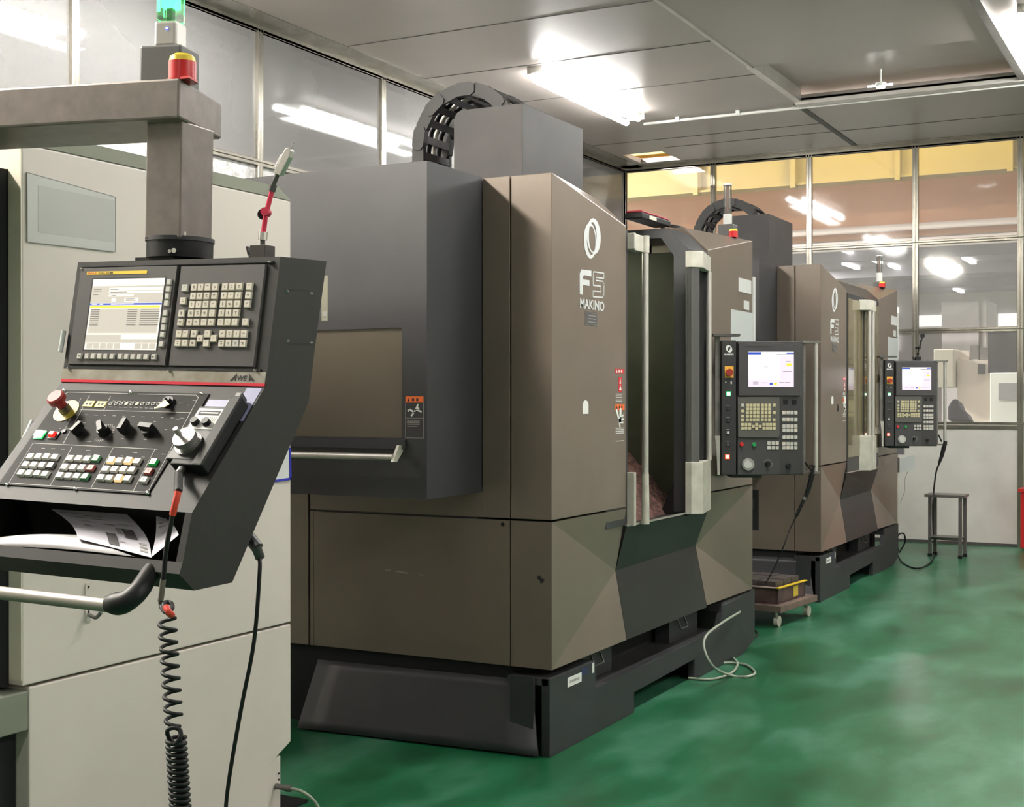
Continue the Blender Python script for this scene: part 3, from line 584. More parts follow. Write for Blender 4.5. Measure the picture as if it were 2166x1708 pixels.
# framed sheet whose blue edge shows past the console, and the cable bolt plates
sh = MB().mat(0).poly_on(fa, [pa(540, 930), pa(611, 950), pa(612, 1012), pa(540, 1022)], 0, .004).mat(1)
for a, b in ((pa(611, 950), pa(612, 1013)), (pa(612, 1013), pa(540, 1023))): sh.line_on(fa, a, b, .008, .003, .007)
sh.build('framed_sheet', [PAPERG, BLUE], aw, label='white sheet with blue edging')
for (x, y_) in ((184, 1248), (184, 1300)):
    q = pa(x, y_)
    MB().mat(0).poly_on(fa, [(q[0] - .011, q[1] - .012), (q[0] - .006, q[1] - .02), (q[0] + .006, q[1] - .02), (q[0] + .011, q[1] - .012), (q[0] + .011, q[1] + .02), (q[0] - .011, q[1] + .02)], 0, .006).mat(1).disc_on(fa, q[0], q[1] - .008, .004, .006, .007).build('hook_plate', [CREAM, VOID], aw)
a_, b_ = at(187, 1300, X=XA + .01), at(214, 1296, X=XA + .045)
MB().tube(spline([a_, a_ + Vector((.02, .01, -.01)), b_], 6), .006).build('latch', STEEL, aw)
for y_ in (1637, 1650):
    q = pa(589, y_, XA - .008); MB().disc_on(fa, q[0], q[1], .0035, -.008, -.004).build('bolt', VOID, aw)
q = at(583, 1664, X=XA - .004)
hs = thing('air_hose', 'pale hose plugged low into the foot of the pale green machine', 'hose', tuple(q))
MB().cyl(q, q + Vector((.035, .012, -.004)), .010).cyl(q + Vector((.035, .012, -.004)), q + Vector((.055, .02, -.006)), .013).build('connector', STEEL, hs)
MB().tube(spline([q + Vector((.05, .018, -.006)), at(640, 1676, X=-2.90), at(668, 1700, X=-2.86), at(700, 1760, X=-2.84)], 8), .006).build('hose_line', HOSE, hs)

# ---------------- hanging control console ----------------
CO = Vector((-2.4744, 2.3945, 1.8381)); cyaw, croll = .0420, .0229
cu_ = Vector((math.cos(cyaw) * math.cos(croll), math.sin(cyaw) * math.cos(croll), -math.sin(croll))); cv_ = Vector((-math.sin(cyaw), math.cos(cyaw), 0)); cw_ = cu_.cross(cv_)
def cl(x, y, v=None, u=None):
    r = ray(x, y); n, k = (cv_, v) if v is not None else (cu_, u)
    P = Vector((0, 0, H)) + r * ((k + (CO - Vector((0, 0, H))).dot(n)) / r.dot(n)) - CO
    return Vector((P.dot(cu_), P.dot(cv_), P.dot(cw_)))
con = thing('control_console', 'dark grey console with cream screen and key panels hanging from an overhead arm', 'control console', tuple(CO), local=True, rot=(0, croll, cyaw))
A_, C_, D_ = (0, 0), (-.048, -.295), (-.294, -.559)
full = [A_, C_, D_, (-.321, -.659), (-.331, -.682), (-.282, -.722), (-.155, -.721), (.124, -.329), (.145, -.206), (.188, .007)]
notch = [A_, C_, D_, (-.17, -.572), (-.13, -.69), (-.29, -.697), (-.312, -.668), (-.321, -.659), (-.331, -.682), (-.282, -.722), (-.155, -.721), (.124, -.329), (.145, -.206), (.188, .007)]
hz = MB().prism(full, 'x', 0, .012).prism(full, 'x', .584, .6).prism(notch, 'x', .012, .584).build('housing', CONSOLE, con); fix_normals(hz)
sp = MB().prism([(a * 1 + (0), b) for a, b in full], 'x', .6, .6012).build('side_cover', CONS_SIDE, hz); fix_normals(sp)
du = (Vector((0, *C_)) - Vector((0, *A_))).normalized(); dl_ = (Vector((0, *D_)) - Vector((0, *C_))).normalized()
FU = frame((0, 0, 0), (1, 0, 0), du, du.cross(Vector((1, 0, 0)))); FL = frame((0, *C_), (1, 0, 0), dl_, dl_.cross(Vector((1, 0, 0))))
if FU[3].y > 0: FU = (FU[0], FU[1], FU[2], -FU[3])
if FL[3].y > 0: FL = (FL[0], FL[1], FL[2], -FL[3])
fs_ = frame((.6012, 0, 0), (0, 1, 0), (0, 0, -1), (1, 0, 0))
mb = MB()
for a, b in (((.028, .072), (.123, .068)), ((.037, .196), (.131, .193))): mb.line_on(fs_, a, b, .0012, 0, .0006)
mb.build('seam_line', INK, hz)
for a, b in ((.030, .076), (.126, .074), (.036, .190), (.130, .190)): MB().disc_on(fs_, a, b, .004, 0, .0025, .002, 12).build('screw', CHROME, hz)
# upper instruments
lcd = MB().on(FU, .0175, .015, .317, .257, 0, .007, .002).build('display_unit', PLATE, con)
MB().on(FU, .0175, .010, .585, .014, 0, .004).on(FU, .015, .260, .585, .266, 0, .004).build('trim_bar', BLACK, con)
mb = MB().mat(0).on(FU, .0410, .0268, .2275, .0345, .007, .0078).mat(1)
text(mb, FU, 'FANUC', .0445, .0285, .0745, .0327, .0082); mb.mat(2); text(mb, FU, 'Series 31i-MB', .0785, .0285, .1240, .0330, .0082)
mb.build('name_strip', [YELST, mat('strip_red', (196, 60, 30), .5), INK], lcd, label='yellow strip')
MB().on(FU, .060, .043, .289, .2225, .006, .0072).build('bezel', BLACK, lcd)
x0, y0, x1, y1 = .0648, .0463, .2845, .2200; W_, H_ = x1 - x0, y1 - y0
def S(mb, m, a, b, c, d, z=.0085): mb.mat(m).on(FU, x0 + a * W_, y0 + b * H_, x0 + c * W_, y0 + d * H_, z - .0004, z)
mb = MB(); S(mb, 0, 0, 0, 1, 1, .0078); S(mb, 1, 0, .10, 1, .34, .0081); S(mb, 0, .25, .125, .99, .165); S(mb, 0, .25, .175, .99, .205); S(mb, 0, .25, .225, .6, .25)
S(mb, 0, .30, .27, .36, .32); S(mb, 0, .48, .27, .67, .325); S(mb, 1, .73, .27, .84, .32, .0086); S(mb, 1, .02, .42, .98, .76, .0081)
S(mb, 3, 0, .345, 1, .372); S(mb, 4, .01, .382, .98, .41)
for (a, b, c) in ((.03, .14, .14), (.03, .165, .14), (.03, .215, .1), (.27, .145, .38), (.27, .185, .5), (.29, .235, .36), (.50, .285, .62), (.50, .305, .64)): S(mb, 2, a, b, c, b + .008, .0089)
for k in range(8):
    y_ = .432 + k * .031
    S(mb, 2, .03, y_, .15, y_ + .008, .0089); S(mb, 2, .55, y_, .68, y_ + .008, .0089); S(mb, 2, .73, y_, .99, y_ + .008, .0089)
S(mb, 5, .03, .352, .10, .364, .0089); S(mb, 5, .14, .352, .19, .364, .0089); S(mb, 5, .30, .352, .62, .364, .0089)
S(mb, 2, .02, .765, 1, .768, .0089); S(mb, 1, 0, .79, .5, .90, .0086); S(mb, 0, .5, .79, 1, .84, .0086); S(mb, 1, .5, .85, 1, .90, .0086)
for k in range(10): S(mb, 1 if k not in (5, 6) else 0, .03 + .097 * k, .91, .115 + .097 * k, .985, .0089)
mb.build('screen', [SCR, SCRG, SCRD, SCRB, SCRY, SCRW], lcd)
MARK = mat('key_print', (112, 104, 98), .6); krn = random.Random(11)
def key(parent, fr, x, y, w_, h_, m, name='key', d0=.007, d1=.012, t=.0015, mark=True):
    mb = MB().on(fr, x - w_ / 2, y - h_ / 2, x + w_ / 2, y + h_ / 2, d0, d1, t)
    if mark:
        mb.mat(1); a, b = krn.uniform(.0012, .0042), krn.uniform(.0005, .003)
        mb.on(fr, x - a, y - b - .0008, x + a * .8, y - b + .0008, d1, d1 + .0003)
        if krn.random() < .6: mb.on(fr, x - a * .5, y + .0012, x + a, y + .0028, d1, d1 + .0003)
        if krn.random() < .4: mb.on(fr, x - .0006, y - b - .0008, x + .0008, y + .003, d1, d1 + .0003)
    return mb.build(name, [m, MARK] if mark else m, parent)
for y_ in (.0567, .0738, .0911, .1081, .1313, .1487, .1659, .1828, .2058): key(lcd, FU, .3000, y_, .014, .0145, KEYW, 'soft_key', mark=False)
for k, x_ in enumerate((.0547, .0785, .0976, .1172, .1367, .1563, .1813, .2005, .2201, .2397, .2591, .2826)):
    kk = key(lcd, FU, x_, .2365, .0145, .0145, KEYW, 'soft_key', mark=False)
    if k in (0, 11):
        s = -1 if k == 0 else 1; MB().poly_on(FU, [(x_ + s * .003, .2365), (x_ - s * .002, .2345), (x_ - s * .002, .2385)], .012, .0125).build('arrow_mark', INK, con)
mdi = MB().on(FU, .325, .017, .568, .257, 0, .006, .002).build('keypad_unit', PLATE, con)
MDI = [(.3485, .0716), (.3484, .1027)] + [(x, .0708) for x in (.3764, .3956, .4155, .4370, .4647, .4845, .5050, .5331)] + [(x, .0914) for x in (.3768, .3958, .4160, .4374, .4650, .4845, .5050, .5331)] + [(x, .1117) for x in (.3762, .3960, .4160, .4374, .4650, .4842, .5050, .5329)] + [(x, .1328) for x in (.3486, .3764, .3962, .4162, .4373, .4642, .4838, .5048)] + [(x, .1537) for x in (.3488, .3755, .3955, .4170, .4375, .4647, .4844, .5045, .5331)] + [(x, .1814) for x in (.3487, .3680, .3920, .4310, .4735, .4935, .5138, .5338)] + [(.4118, .1920), (.4502, .1920)] + [(x, .2029) for x in (.3487, .3688, .3920, .4305, .4740, .4938, .5140, .5337)]
for k, (x_, y_) in enumerate(MDI): key(mdi, FU, x_, y_, .0182, .0182, KEYW if k in (0, 59) else KEY)
for x_, y_ in ((.022, .019), (.575, .0135), (.021, .2655), (.330, .268), (.572, .263)): MB().disc_on(FU, x_, y_, .004, .004, .010, .002, 12).build('screw', CHROME, con)
# brand band
band = MB().mat(0).on(FU, .0, .2665, .6, .2925, 0, .003).mat(1).on(FU, 0, .2925, .6, .299, 0, .0035)
band.mat(2); text(band, FU, 'WE', .5235, .2755, .5520, .2885, .0036, shear=.15)
for s, xx in ((1, .507), (-1, .571)):
    band.poly_on(FU, [(xx - s * .003, .2885), (xx + s * .0145, .2715), (xx + s * .0145, .2885), (xx + s * .0112, .2885), (xx + s * .0112, .2800), (xx + s * .003, .2885)], .003, .0038).line_on(FU, (xx + s * .004, .2845), (xx + s * .012, .2845), .002, .003, .0038)
band.build('brand_band', [mat('band_silver', (172, 168, 158), .4, .5, rgb2=(140, 132, 120), scale=16), mat('band_red', (206, 30, 56), .45), INK], con, label='silver band with a red edge')
# lower panel: screen-printed plate, lamps, knobs, buttons
pn = MB().on(FL, .030, .028, .464, .324, 0, .003, .001).build('button_panel', PANEL, con)
mb = MB()
def ln(a, b, w_=.0014): mb.line_on(FL, a, b, w_, .003, .0034)
ln((.048, .036), (.230, .035)); ln((.262, .036), (.430, .0345)); ln((.440, .042), (.4595, .310)); ln((.452, .318), (.062, .318)); ln((.048, .036), (.037, .045)); ln((.430, .0345), (.440, .042)); ln((.4595, .310), (.452, .318))
ln((.1225, .0905), (.446, .0880)); ln((.1197, .045), (.1395, .195)); ln((.051, .1985), (.415, .1985)); ln((.172, .204), (.184, .318)); ln((.291, .202), (.302, .318)); ln((.409, .2), (.4205, .318)); ln((.1849, .046), (.1915, .088)); ln((.049, .2), (.060, .318), .001)
ln((.1, .055), (.118, .17), .0008)
mb.build('panel_lines', WHITEL, pn)
mb = MB(); rnd = random.Random(5)
for (x_, y_) in [(.09 + k * .03, .2115) for k in range(3)] + [(.225, .211), (.235, .222), (.36, .211), (.33, .222), (.39, .222), (.44, .211)] + [(.15 + k * .028, .105) for k in range(11)] + [(.148, .125), (.16, .13), (.34, .125), (.36, .118), (.42, .11), (.405, .14), (.10, .150), (.125, .150), (.30, .172), (.365, .172), (.21, .185), (.40, .06), (.425, .065), (.435, .05)] + [(.205 + k * .0152, .0595) for k in range(10)] + [(.205 + k * .0152, .078) for k in range(10)]:
    l_ = rnd.uniform(.003, .007); mb.on(FL, x_ - l_, y_, x_ + l_, y_ + .0012, .003, .0034)
mb.build('panel_print', GREYINK, pn)
for x_, y_ in ((.0311, .0312), (.236, .0302), (.4402, .029), (.4621, .3203), (.26, .3218), (.0578, .3221)): MB().disc_on(FL, x_, y_, .0042, .003, .007, .002, 12).build('screw', CHROME, pn)
b_ = (.0817, .096)
MB().disc_on(FL, *b_, .0335, .003, .0045, n=32).build('stop_plate', STOPY, con)
es = MB().disc_on(FL, *b_, .014, .004, .022, n=24).build('stop_collar', STEEL, con)
MB().disc_on(FL, *b_, .012, .022, .040, n=24).disc_on(FL, *b_, .021, .040, .052, .0215, 28).disc_on(FL, *b_, .0215, .052, .056, .018, 28).build('stop_button', mat('stop_red', (150, 44, 44), .55), es)
key(con, FL, .0545, .174, .021, .018, LEDGW, 'lamp_button', .003, .014, .002, False); MB().on(FL, .041, .162, .068, .186, .003, .006).build('lamp_bezel', mat('green_bezel', (30, 190, 80), .4, emit=1.2), con)
MB().on(FL, .084, .163, .110, .184, .003, .006).build('button_bezel', BLACK, con); key(con, FL, .0950, .1735, .017, .014, LEDR, 'red_button', .006, .014, .002, False)
MB().disc_on(FL, .118, .1595, .006, .003, .006).build('key_switch', BLACK, con)
for x_ in (.1367, .173): MB().mat(0).on(FL, x_ - .0145, .0635, x_ + .0145, .081, .003, .0052).mat(1).on(FL, x_ - .008, .070, x_ - .002, .0755, .0052, .0055).on(FL, x_ + .002, .069, x_ + .009, .0755, .0052, .0055).build('indicator', [YELST, INK], pn)
for k in range(11): MB().mat(0).disc_on(FL, .2004 + .0155 * k, .0690 - .0004 * k, .0052, .003, .0045, n=14).mat(1).disc_on(FL, .2004 + .0155 * k, .0690 - .0004 * k, .0030, .0045, .0049, n=12).build('indicator_lamp', [WHITEL, mat('lamp_on', (220, 232, 120), .5, emit=.8) if k in (3, 5) else PANEL], pn)
def knob(x_, y_, r, h_, par, fr=FL, bar=True, ang=.6, m=BLACK, d0=.003):
    o = MB().disc_on(fr, x_, y_, r, d0, d0 + h_ * .5, r * .9, 20)
    if bar:
        c, s = math.cos(ang), math.sin(ang); L2, w2 = r * 1.1, r * .38
        o.poly_on(fr, [(x_ + c * L2 - s * w2, y_ + s * L2 + c * w2), (x_ - c * L2 - s * w2, y_ - s * L2 + c * w2), (x_ - c * L2 + s * w2, y_ - s * L2 - c * w2), (x_ + c * L2 + s * w2, y_ + s * L2 - c * w2)], d0 + h_ * .3, d0 + h_)
    return o.build('knob', m, par)
knob(.1668, .1600, .0135, .024, con, ang=1.9); knob(.2371, .1566, .015, .026, con, ang=.9); knob(.2976, .1480, .0145, .026, con, ang=1.5); knob(.3656, .1500, .0165, .026, con, ang=.1)
mb = MB()
for k in range(21):
    t = -2.3 + k * .22; r0, r1 = .0215, .0265
    mb.line_on(FL, (.2371 + r0 * math.cos(t), .158 + r0 * math.sin(t)), (.2371 + r1 * math.cos(t), .158 + r1 * math.sin(t)), .0012, .003, .0034)
mb.build('dial_scale', WHITEL, pn)
MB().disc_on(FL, .366, .0610, .015, .003, .010).disc_on(FL, .366, .061, .009, .010, .016).build('key_switch', BLACK, con)
kt = MB().mat(0).poly_on(FL, [(.3665, .064), (.388, .079), (.380, .087), (.358, .092), (.354, .094), (.352, .090), (.357, .088), (.362, .078)], .018, .0195).mat(1).line_on(FL, (.3665, .060), (.3668, .067), .0018, .0165, .0205)
kt.build('key_tag', [mat('cream_tag', (238, 222, 178), .6), INK], con, label='cream paper key tag')
G = [[(.0735, .241), (.0973, .2397), (.1213, .2385), (.1463, .2388)], [(.0765, .2648), (.1012, .2644), (.1259, .2637), (.1507, .2633)], [(.0798, .289), (.1034, .2888), (.128, .2889), (.152, .2892)],
     [(.1927, .2399), (.2176, .2392), (.2426, .2389), (.2666, .2375)], [(.1938, .2651), (.2192, .2654), (.2438, .2647), (.2691, .2642)], [(.1962, .290), (.2214, .2902), (.2459, .2894), (.2693, .289)],
     [(.3121, .2396), (.3355, .239), (.360, .238), (.385, .238)], [(.313, .2641), (.3371, .2637), (.3619, .2629), (.3857, .2625)], [(.3149, .2889), (.3391, .2888), (.364, .2876), (.3883, .2870)], [(.4302, .2382), (.4324, .2638), (.4341, .2879)]]
SP = {(1, 3): KEYD, (3, 3): KEYG, (4, 3): KEYR, (5, 3): KEYG, (6, 0): KEYLIT, (6, 2): KEYLIT, (8, 2): KEYLIT, (9, 0): mat('bright_green_key', (40, 200, 90), .4, emit=.25), (9, 1): KEYR}
for gi, g in enumerate(G):
    for ki, (x_, y_) in enumerate(g):
        kk = key(pn, FL, x_, y_, .0195, .0175, SP.get((gi, ki), KEYW), 'push_button', .003, .0095, .0018)
        if (gi, ki) in ((3, 3), (6, 0), (6, 2), (8, 2), (9, 0)): MB().on(FL, x_ - .0075, y_ - .0078, x_ + .0075, y_ - .0048, .009, .0104).build('button_lamp', mat('button_glow', (255, 244, 220), .4, emit=3), con)
# document holders clipped to the left edge
for (a, b) in (((140, 700), (133, 745)), ((75, 890), (38, 968))):
    p0, p1 = cl(*a, u=-.006), cl(*b, u=-.006)
    MB().tube([p0 + Vector((-.004, -.004, 0)), p1 + Vector((-.004, -.004, 0))], .006, 8).build('sleeve_clip', PLASTG, con)
# handle bar with moulded end
MB().cyl((-.20, -.40, -.7475), (.478, -.40, -.7475), .0142, n=24).build('handle_bar', mat('bar_aluminium', (152, 146, 140), .45, .6), con)
hb = [cl(228, 1278, v=-.40), cl(262, 1275, v=-.395), cl(292, 1252, v=-.375), cl(312, 1222, v=-.335), cl(322, 1208, v=-.315)]
MB().tube(spline(hb, 5), [.0175, .020, .0225, .024, .0235, .023, .0225, .022, .022, .022, .0215, .021, .021, .0205, .02, .02, .02, .02, .02, .02, .02], 16).build('handle_end', BLACK, con)
# connector on the underside
c0 = cl(533, 1142, u=.56)
MB().cyl(cl(528, 1138, u=.575), cl(545, 1160, u=.60), .014).cyl(cl(541, 1155, u=.60), cl(550, 1180, u=.60), .011).build('connector', STEEL_D, con)
# arm, column and flange
na, fb = cl(380, 164, v=0.0), cl(469, 280, v=.245)
z1a, z0a = na.z, cl(376, 250, v=0.0).z
dA = Vector((-1, -.085, .0))
p_near = Vector((na.x, 0, 0)); p_far = Vector((fb.x, .245, 0)); Lr = .95
MB().hexa([(p_near.x, 0, z0a), (p_far.x, .245, z0a - .004), (p_far.x + dA.x * Lr - .1, .245 + dA.y * Lr, z0a + .004), (p_near.x + dA.x * Lr, dA.y * Lr, z0a + .006)],
          [(p_near.x, 0, z1a), (p_far.x, .245, z1a - .010), (p_far.x + dA.x * Lr - .1, .245 + dA.y * Lr, z1a + .004), (p_near.x + dA.x * Lr, dA.y * Lr, z1a + .012)]).build('arm', CONS_ARM, con, bevel=.006)
def rbox(mb, cx_, cy_, hx, hy, z0, z1, ang):
    c, s = math.cos(ang), math.sin(ang); P = [(cx_ + a * c - b * s, cy_ + a * s + b * c) for a, b in ((-hx, -hy), (hx, -hy), (hx, hy), (-hx, hy))]
    return mb.hexa([(x_, y_, z0) for x_, y_ in P], [(x_, y_, z1) for x_, y_ in P])
rbox(MB(), .232, .095, .051, .067, .055, z0a + .002, .08).build('column', CONS_ARM, con, bevel=.004)
MB().cyl((.232, .10, .012), (.232, .10, .052), .080, n=40).build('swivel', BLACK, con)
MB().cyl((.232, .10, .052), (.232, .10, .062), .083, n=40).build('swivel_flange', SLATE_D, con)
MB().box(.145, .262, .04, .175, .0, .012).build('mounting_plate', BLACK, con)
for a in (-2.2, -.75): MB().cyl((.232 + .07 * math.cos(a), .10 + .07 * math.sin(a), .062), (.232 + .07 * math.cos(a), .10 + .07 * math.sin(a), .072), .0055).build('bolt', CHROME, con)
MB().cyl((.275, .030, .024), (.278, .022, .024), .006).cyl((.268, .026, .022), (.270, .016, .022), .0045).build('bolt', CHROME, con)
# support post of the arm, on the machine's near part
sp_ = CO + cu_ * -.62 + cv_ * .02
pz = sp_.z + z0a
ap = single('arm_post', MB().box(sp_.x - .08, sp_.x + .08, sp_.y - .08, sp_.y + .08, .668, pz + .01), CONS_ARM, 'dark post carrying the console arm at the left edge', 'post', (sp_.x, sp_.y, .668))
# papers in the tray
def sheet(name, corners, bulge, marks, m, label, n=10):
    P00, P10, P11, P01 = corners
    def q(s, t):
        a = P00.lerp(P10, s); b = P01.lerp(P11, s); p = a.lerp(b, t); p = p + Vector((bulge[0] * math.sin(PI * t), -bulge[1] * math.sin(PI * t), bulge[2] * math.sin(PI * s))); return p
    mb = MB(); V = [q(i / n, j / n) for j in range(n + 1) for i in range(n + 1)]
    fs = [(j * (n + 1) + i, j * (n + 1) + i + 1, (j + 1) * (n + 1) + i + 1, (j + 1) * (n + 1) + i) for j in range(n) for i in range(n)]
    mb.add(V, fs, True)
    for k, (s0, t0, s1, t1) in enumerate(marks):
        mb.mat(1 if k > 1 else 2); e = Vector((0, -.0008, .0012)); mm = 3
        V = [q(s0 + (s1 - s0) * i / mm, t0 + (t1 - t0) * j / mm) + e for j in range(mm + 1) for i in range(mm + 1)]
        mb.add(V, [(j * (mm + 1) + i, j * (mm + 1) + i + 1, (j + 1) * (mm + 1) + i + 1, (j + 1) * (mm + 1) + i) for j in range(mm) for i in range(mm)])
    off = Vector((0, 0, 0)); V2 = mb.v; mb.v = [CO + cu_ * p.x + cv_ * p.y + cw_ * p.z for p in V2]
    loc = tuple(CO + cu_ * P01.x + cv_ * P01.y + cw_ * P01.z)
    return single(name, mb, [m, GREYINK, KEYD], label, 'paper', loc)
rows = [(.44, .60, .58, .92), (.70, .42, .86, .66), (.06, .10, .30, .125), (.36, .14, .60, .16), (.08, .22, .35, .24), (.42, .22, .62, .245), (.16, .32, .42, .34), (.50, .34, .66, .37), (.70, .30, .92, .32), (.75, .45, .80, .47), (.62, .42, .68, .58), (.20, .45, .30, .50), (.60, .78, .68, .80), (.86, .72, .96, .76), (.86, .80, .96, .84), (.86, .88, .96, .92)]
sheet('drawing_sheet', (cl(330, 1092, v=-.20), cl(352, 1098, v=-.21), cl(378, 1132, v=-.300), cl(318, 1181, v=-.315)), (.006, .0, 0), [(.2, .2, .5, .22), (.2, .3, .6, .32), (.3, .5, .7, .52), (.3, .7, .7, .72)], PAPER, 'white sheet tucked behind the printed drawing in the console tray')
sheet('drawing_sheet', (cl(107, 1077, v=-.20), cl(268, 1088, v=-.19), cl(320, 1180, v=-.317), cl(165, 1140, v=-.31)), (.02, .0, 0), rows, PAPER, 'printed drawing sheet curling in the tray of the hanging console')
sheet('plastic_sleeve', (cl(-40, 1142, v=-.305), cl(165, 1132, v=-.29), cl(285, 1178, v=-.318), cl(-40, 1156, v=-.322)), (.0, .004, .006), [], mat('sleeve_film', (104, 100, 102), .4), 'crumpled clear sleeve lying along the lip of the console tray')

# ---------------- handwheel pendant with coiled cord ----------------
def cw(p): return CO + cu_ * p.x + cv_ * p.y + cw_ * p.z
FLw = (cw(FL[0]), (cu_ * FL[1].x + cv_ * FL[1].y + cw_ * FL[1].z), (cu_ * FL[2].x + cv_ * FL[2].y + cw_ * FL[2].z), (cu_ * FL[3].x + cv_ * FL[3].y + cw_ * FL[3].z))
pr = CO + FLw[1] * .53 + FLw[2] * .28
pd = thing('handwheel_pendant', 'black pulse handwheel pendant with silver wheel and coiled cord on the console', 'pendant', tuple(cw(FL[0] + FL[1] * .53 + FL[2] * .27)))
PF = FLw
MB().poly_on(PF, [(.485, .088), (.560, .088), (.560, .244), (.478, .243)], .004, .028).build('body', BLACK, pd, bevel=.003)
MB().on(PF, .560, .062, .590, .262, .002, .036).build('side_grip', RUBBER, pd, bevel=.004)
MB().on(PF, .500, .243, .588, .258, .004, .030).build('end_cap', RUBBER, pd, bevel=.003)
mb = MB().mat(0).on(PF, .489, .097, .559, .157, .028, .0292).mat(1).on(PF, .495, .104, .552, .117, .0292, .0296).mat(0).on(PF, .500, .108, .548, .112, .0296, .0299)
mb.mat(2)
for k in range(5): mb.on(PF, .528 + k * .005, .122, .530 + k * .005, .134, .0292, .0296)
mb.build('switch_plate', [mat('plate_white', (186, 184, 180), .5), INK, GREYINK], pd)
for x_, y_ in ((.503, .140), (.5345, .141)): knob(x_, y_, .0098, .026, pd, PF, False, d0=.028)
wc = (.5205, .202)
MB().disc_on(PF, *wc, .0315, .028, .0345, n=40).build('scale_ring', CHROME, pd)
MB().disc_on(PF, *wc, .021, .0345, .043, n=32).disc_on(PF, *wc, .0265, .043, .056, n=36).build('wheel', mat('wheel_silver', (128, 124, 124), .5, .3), pd)
MB().disc_on(PF, .5165, .205, .0035, .056, .070, n=12).disc_on(PF, .5165, .205, .0058, .066, .084, n=16).build('crank_knob', mat('crank_silver', (170, 165, 160), .35, .6), pd)
mb = MB()
for k in range(30):
    t = 2 * PI * k / 30; mb.line_on(PF, (wc[0] + .0275 * math.cos(t), wc[1] + .0275 * math.sin(t)), (wc[0] + .0305 * math.cos(t), wc[1] + .0305 * math.sin(t)), .0012, .0345, .0348)
mb.build('scale_marks', INK, pd)
MB().poly_on(PF, [(.530, .048), (.536, .040), (.552, .038), (.560, .046), (.560, .066), (.530, .066)], .003, .006).build('hanger_hook', CLEARP if 'CLEARP' in globals() else PLASTG, pd)
MB().on(PF, .562, .046, .580, .062, .004, .030).build('hook', STEEL_D, pd, bevel=.003)
film = MB().mat(0).on(PF, .47, .045, .55, .085, .0002, .0010).on(PF, .555, .006, .596, .105, .0002, .0010).build('film_remnant', mat('bluish_film', (130, 130, 162), .35), con); film.data.transform(Matrix.Identity(4))
# the film lies on the console: express it in the console's frame
for v_ in film.data.vertices:
    P = Vector(v_.co) - CO; v_.co = (P.dot(cu_), P.dot(cv_), P.dot(cw_))
def pl(x, y, Y): return at(x, y, Y=Y)
a0 = PF[0] + PF[1] * .527 + PF[2] * .262 + PF[3] * .017
MB().cyl(a0 - PF[2] * .004, a0 + PF[2] * .016, .0085).build('cable_gland', STEEL, pd)
g1 = pl(377, 1040, 1.985)
ss = spline([a0 + PF[2] * .012, a0.lerp(g1, .55) + PF[3] * .006, g1], 10)
MB().tube(ss, [.0062 + (.0028 if k % 2 else 0) for k in range(len(ss))], 12).build('cord_boot', RUBBER, pd)
MB().tube(spline([g1, pl(372, 1062, 1.98), pl(365, 1090, 1.98)], 6), .0066, 12).build('cord_tape', REDTAPE, pd, label='red tape on the cord')
MB().tube(spline([pl(365, 1090, 1.98), pl(352, 1160, 1.98), pl(345, 1228, 1.98)], 6), .0048, 10).build('cord', RUBBER, pd)
MB().tube(spline([pl(345, 1226, 1.98), pl(341, 1262, 1.98), pl(339, 1272, 1.98)], 6), .0058, 10).build('cord_sleeve', mat('grey_sleeve', (96, 92, 84), .6), pd)
MB().tube(spline([pl(339, 1270, 1.98), pl(342, 1286, 1.975), pl(352, 1296, 1.96), pl(364, 1288, 1.97), pl(362, 1277, 1.99), pl(350, 1275, 1.985), pl(346, 1284, 1.965), pl(356, 1300, 1.965), pl(366, 1306, 1.97)], 8), .0045, 10).build('cord_knot', RUBBER, pd)
MB().tube(spline([pl(350, 1284, 1.955), pl(358, 1296, 1.952), pl(364, 1302, 1.962)], 6), .0065, 10).build('cord_tape', REDTAPE, pd)
def coil(xa, ya_, xb, yb_, turns, r, Y, n=20):
    p0, p1 = pl(xa, ya_, Y), pl(xb, yb_, Y); out = []
    for k in range(turns * n + 1):
        t = k / (turns * n); a = 2 * PI * k / n; out.append(p0.lerp(p1, t) + Vector((math.cos(a) * r, math.sin(a) * r, 0)))
    return out
MB().tube(coil(353, 1306, 368, 1535, 9, .0155, 1.975), .0038, 8).build('coiled_cord', RUBBER, pd)
MB().tube([pl(371, 1556, 1.965) + Vector((math.cos(t) * .016, -.004 + .004 * math.sin(t * 2), math.sin(t) * .0155)) for t in [2 * PI * k / 20 for k in range(24)]], .0045, 8).build('cord_loop', RUBBER, pd)
MB().tube(coil(372, 1560, 383, 1730, 14, .0175, 1.975, 16), .0042, 8).build('coiled_cord', RUBBER, pd)
# cable hanging from the console's connector
cb = spline([cw(cl(549, 1178, u=.60)), at(549, 1215, Y=2.33), at(537, 1360, Y=2.33), at(510, 1500, Y=2.33), at(483, 1660, Y=2.33), at(474, 1760, Y=2.33)], 8)
single('hanging_cable', MB().tube(cb, .0047, 10), RUBBER, 'thick black cable hanging straight down from the back of the console', 'cable', tuple(cb[0]))

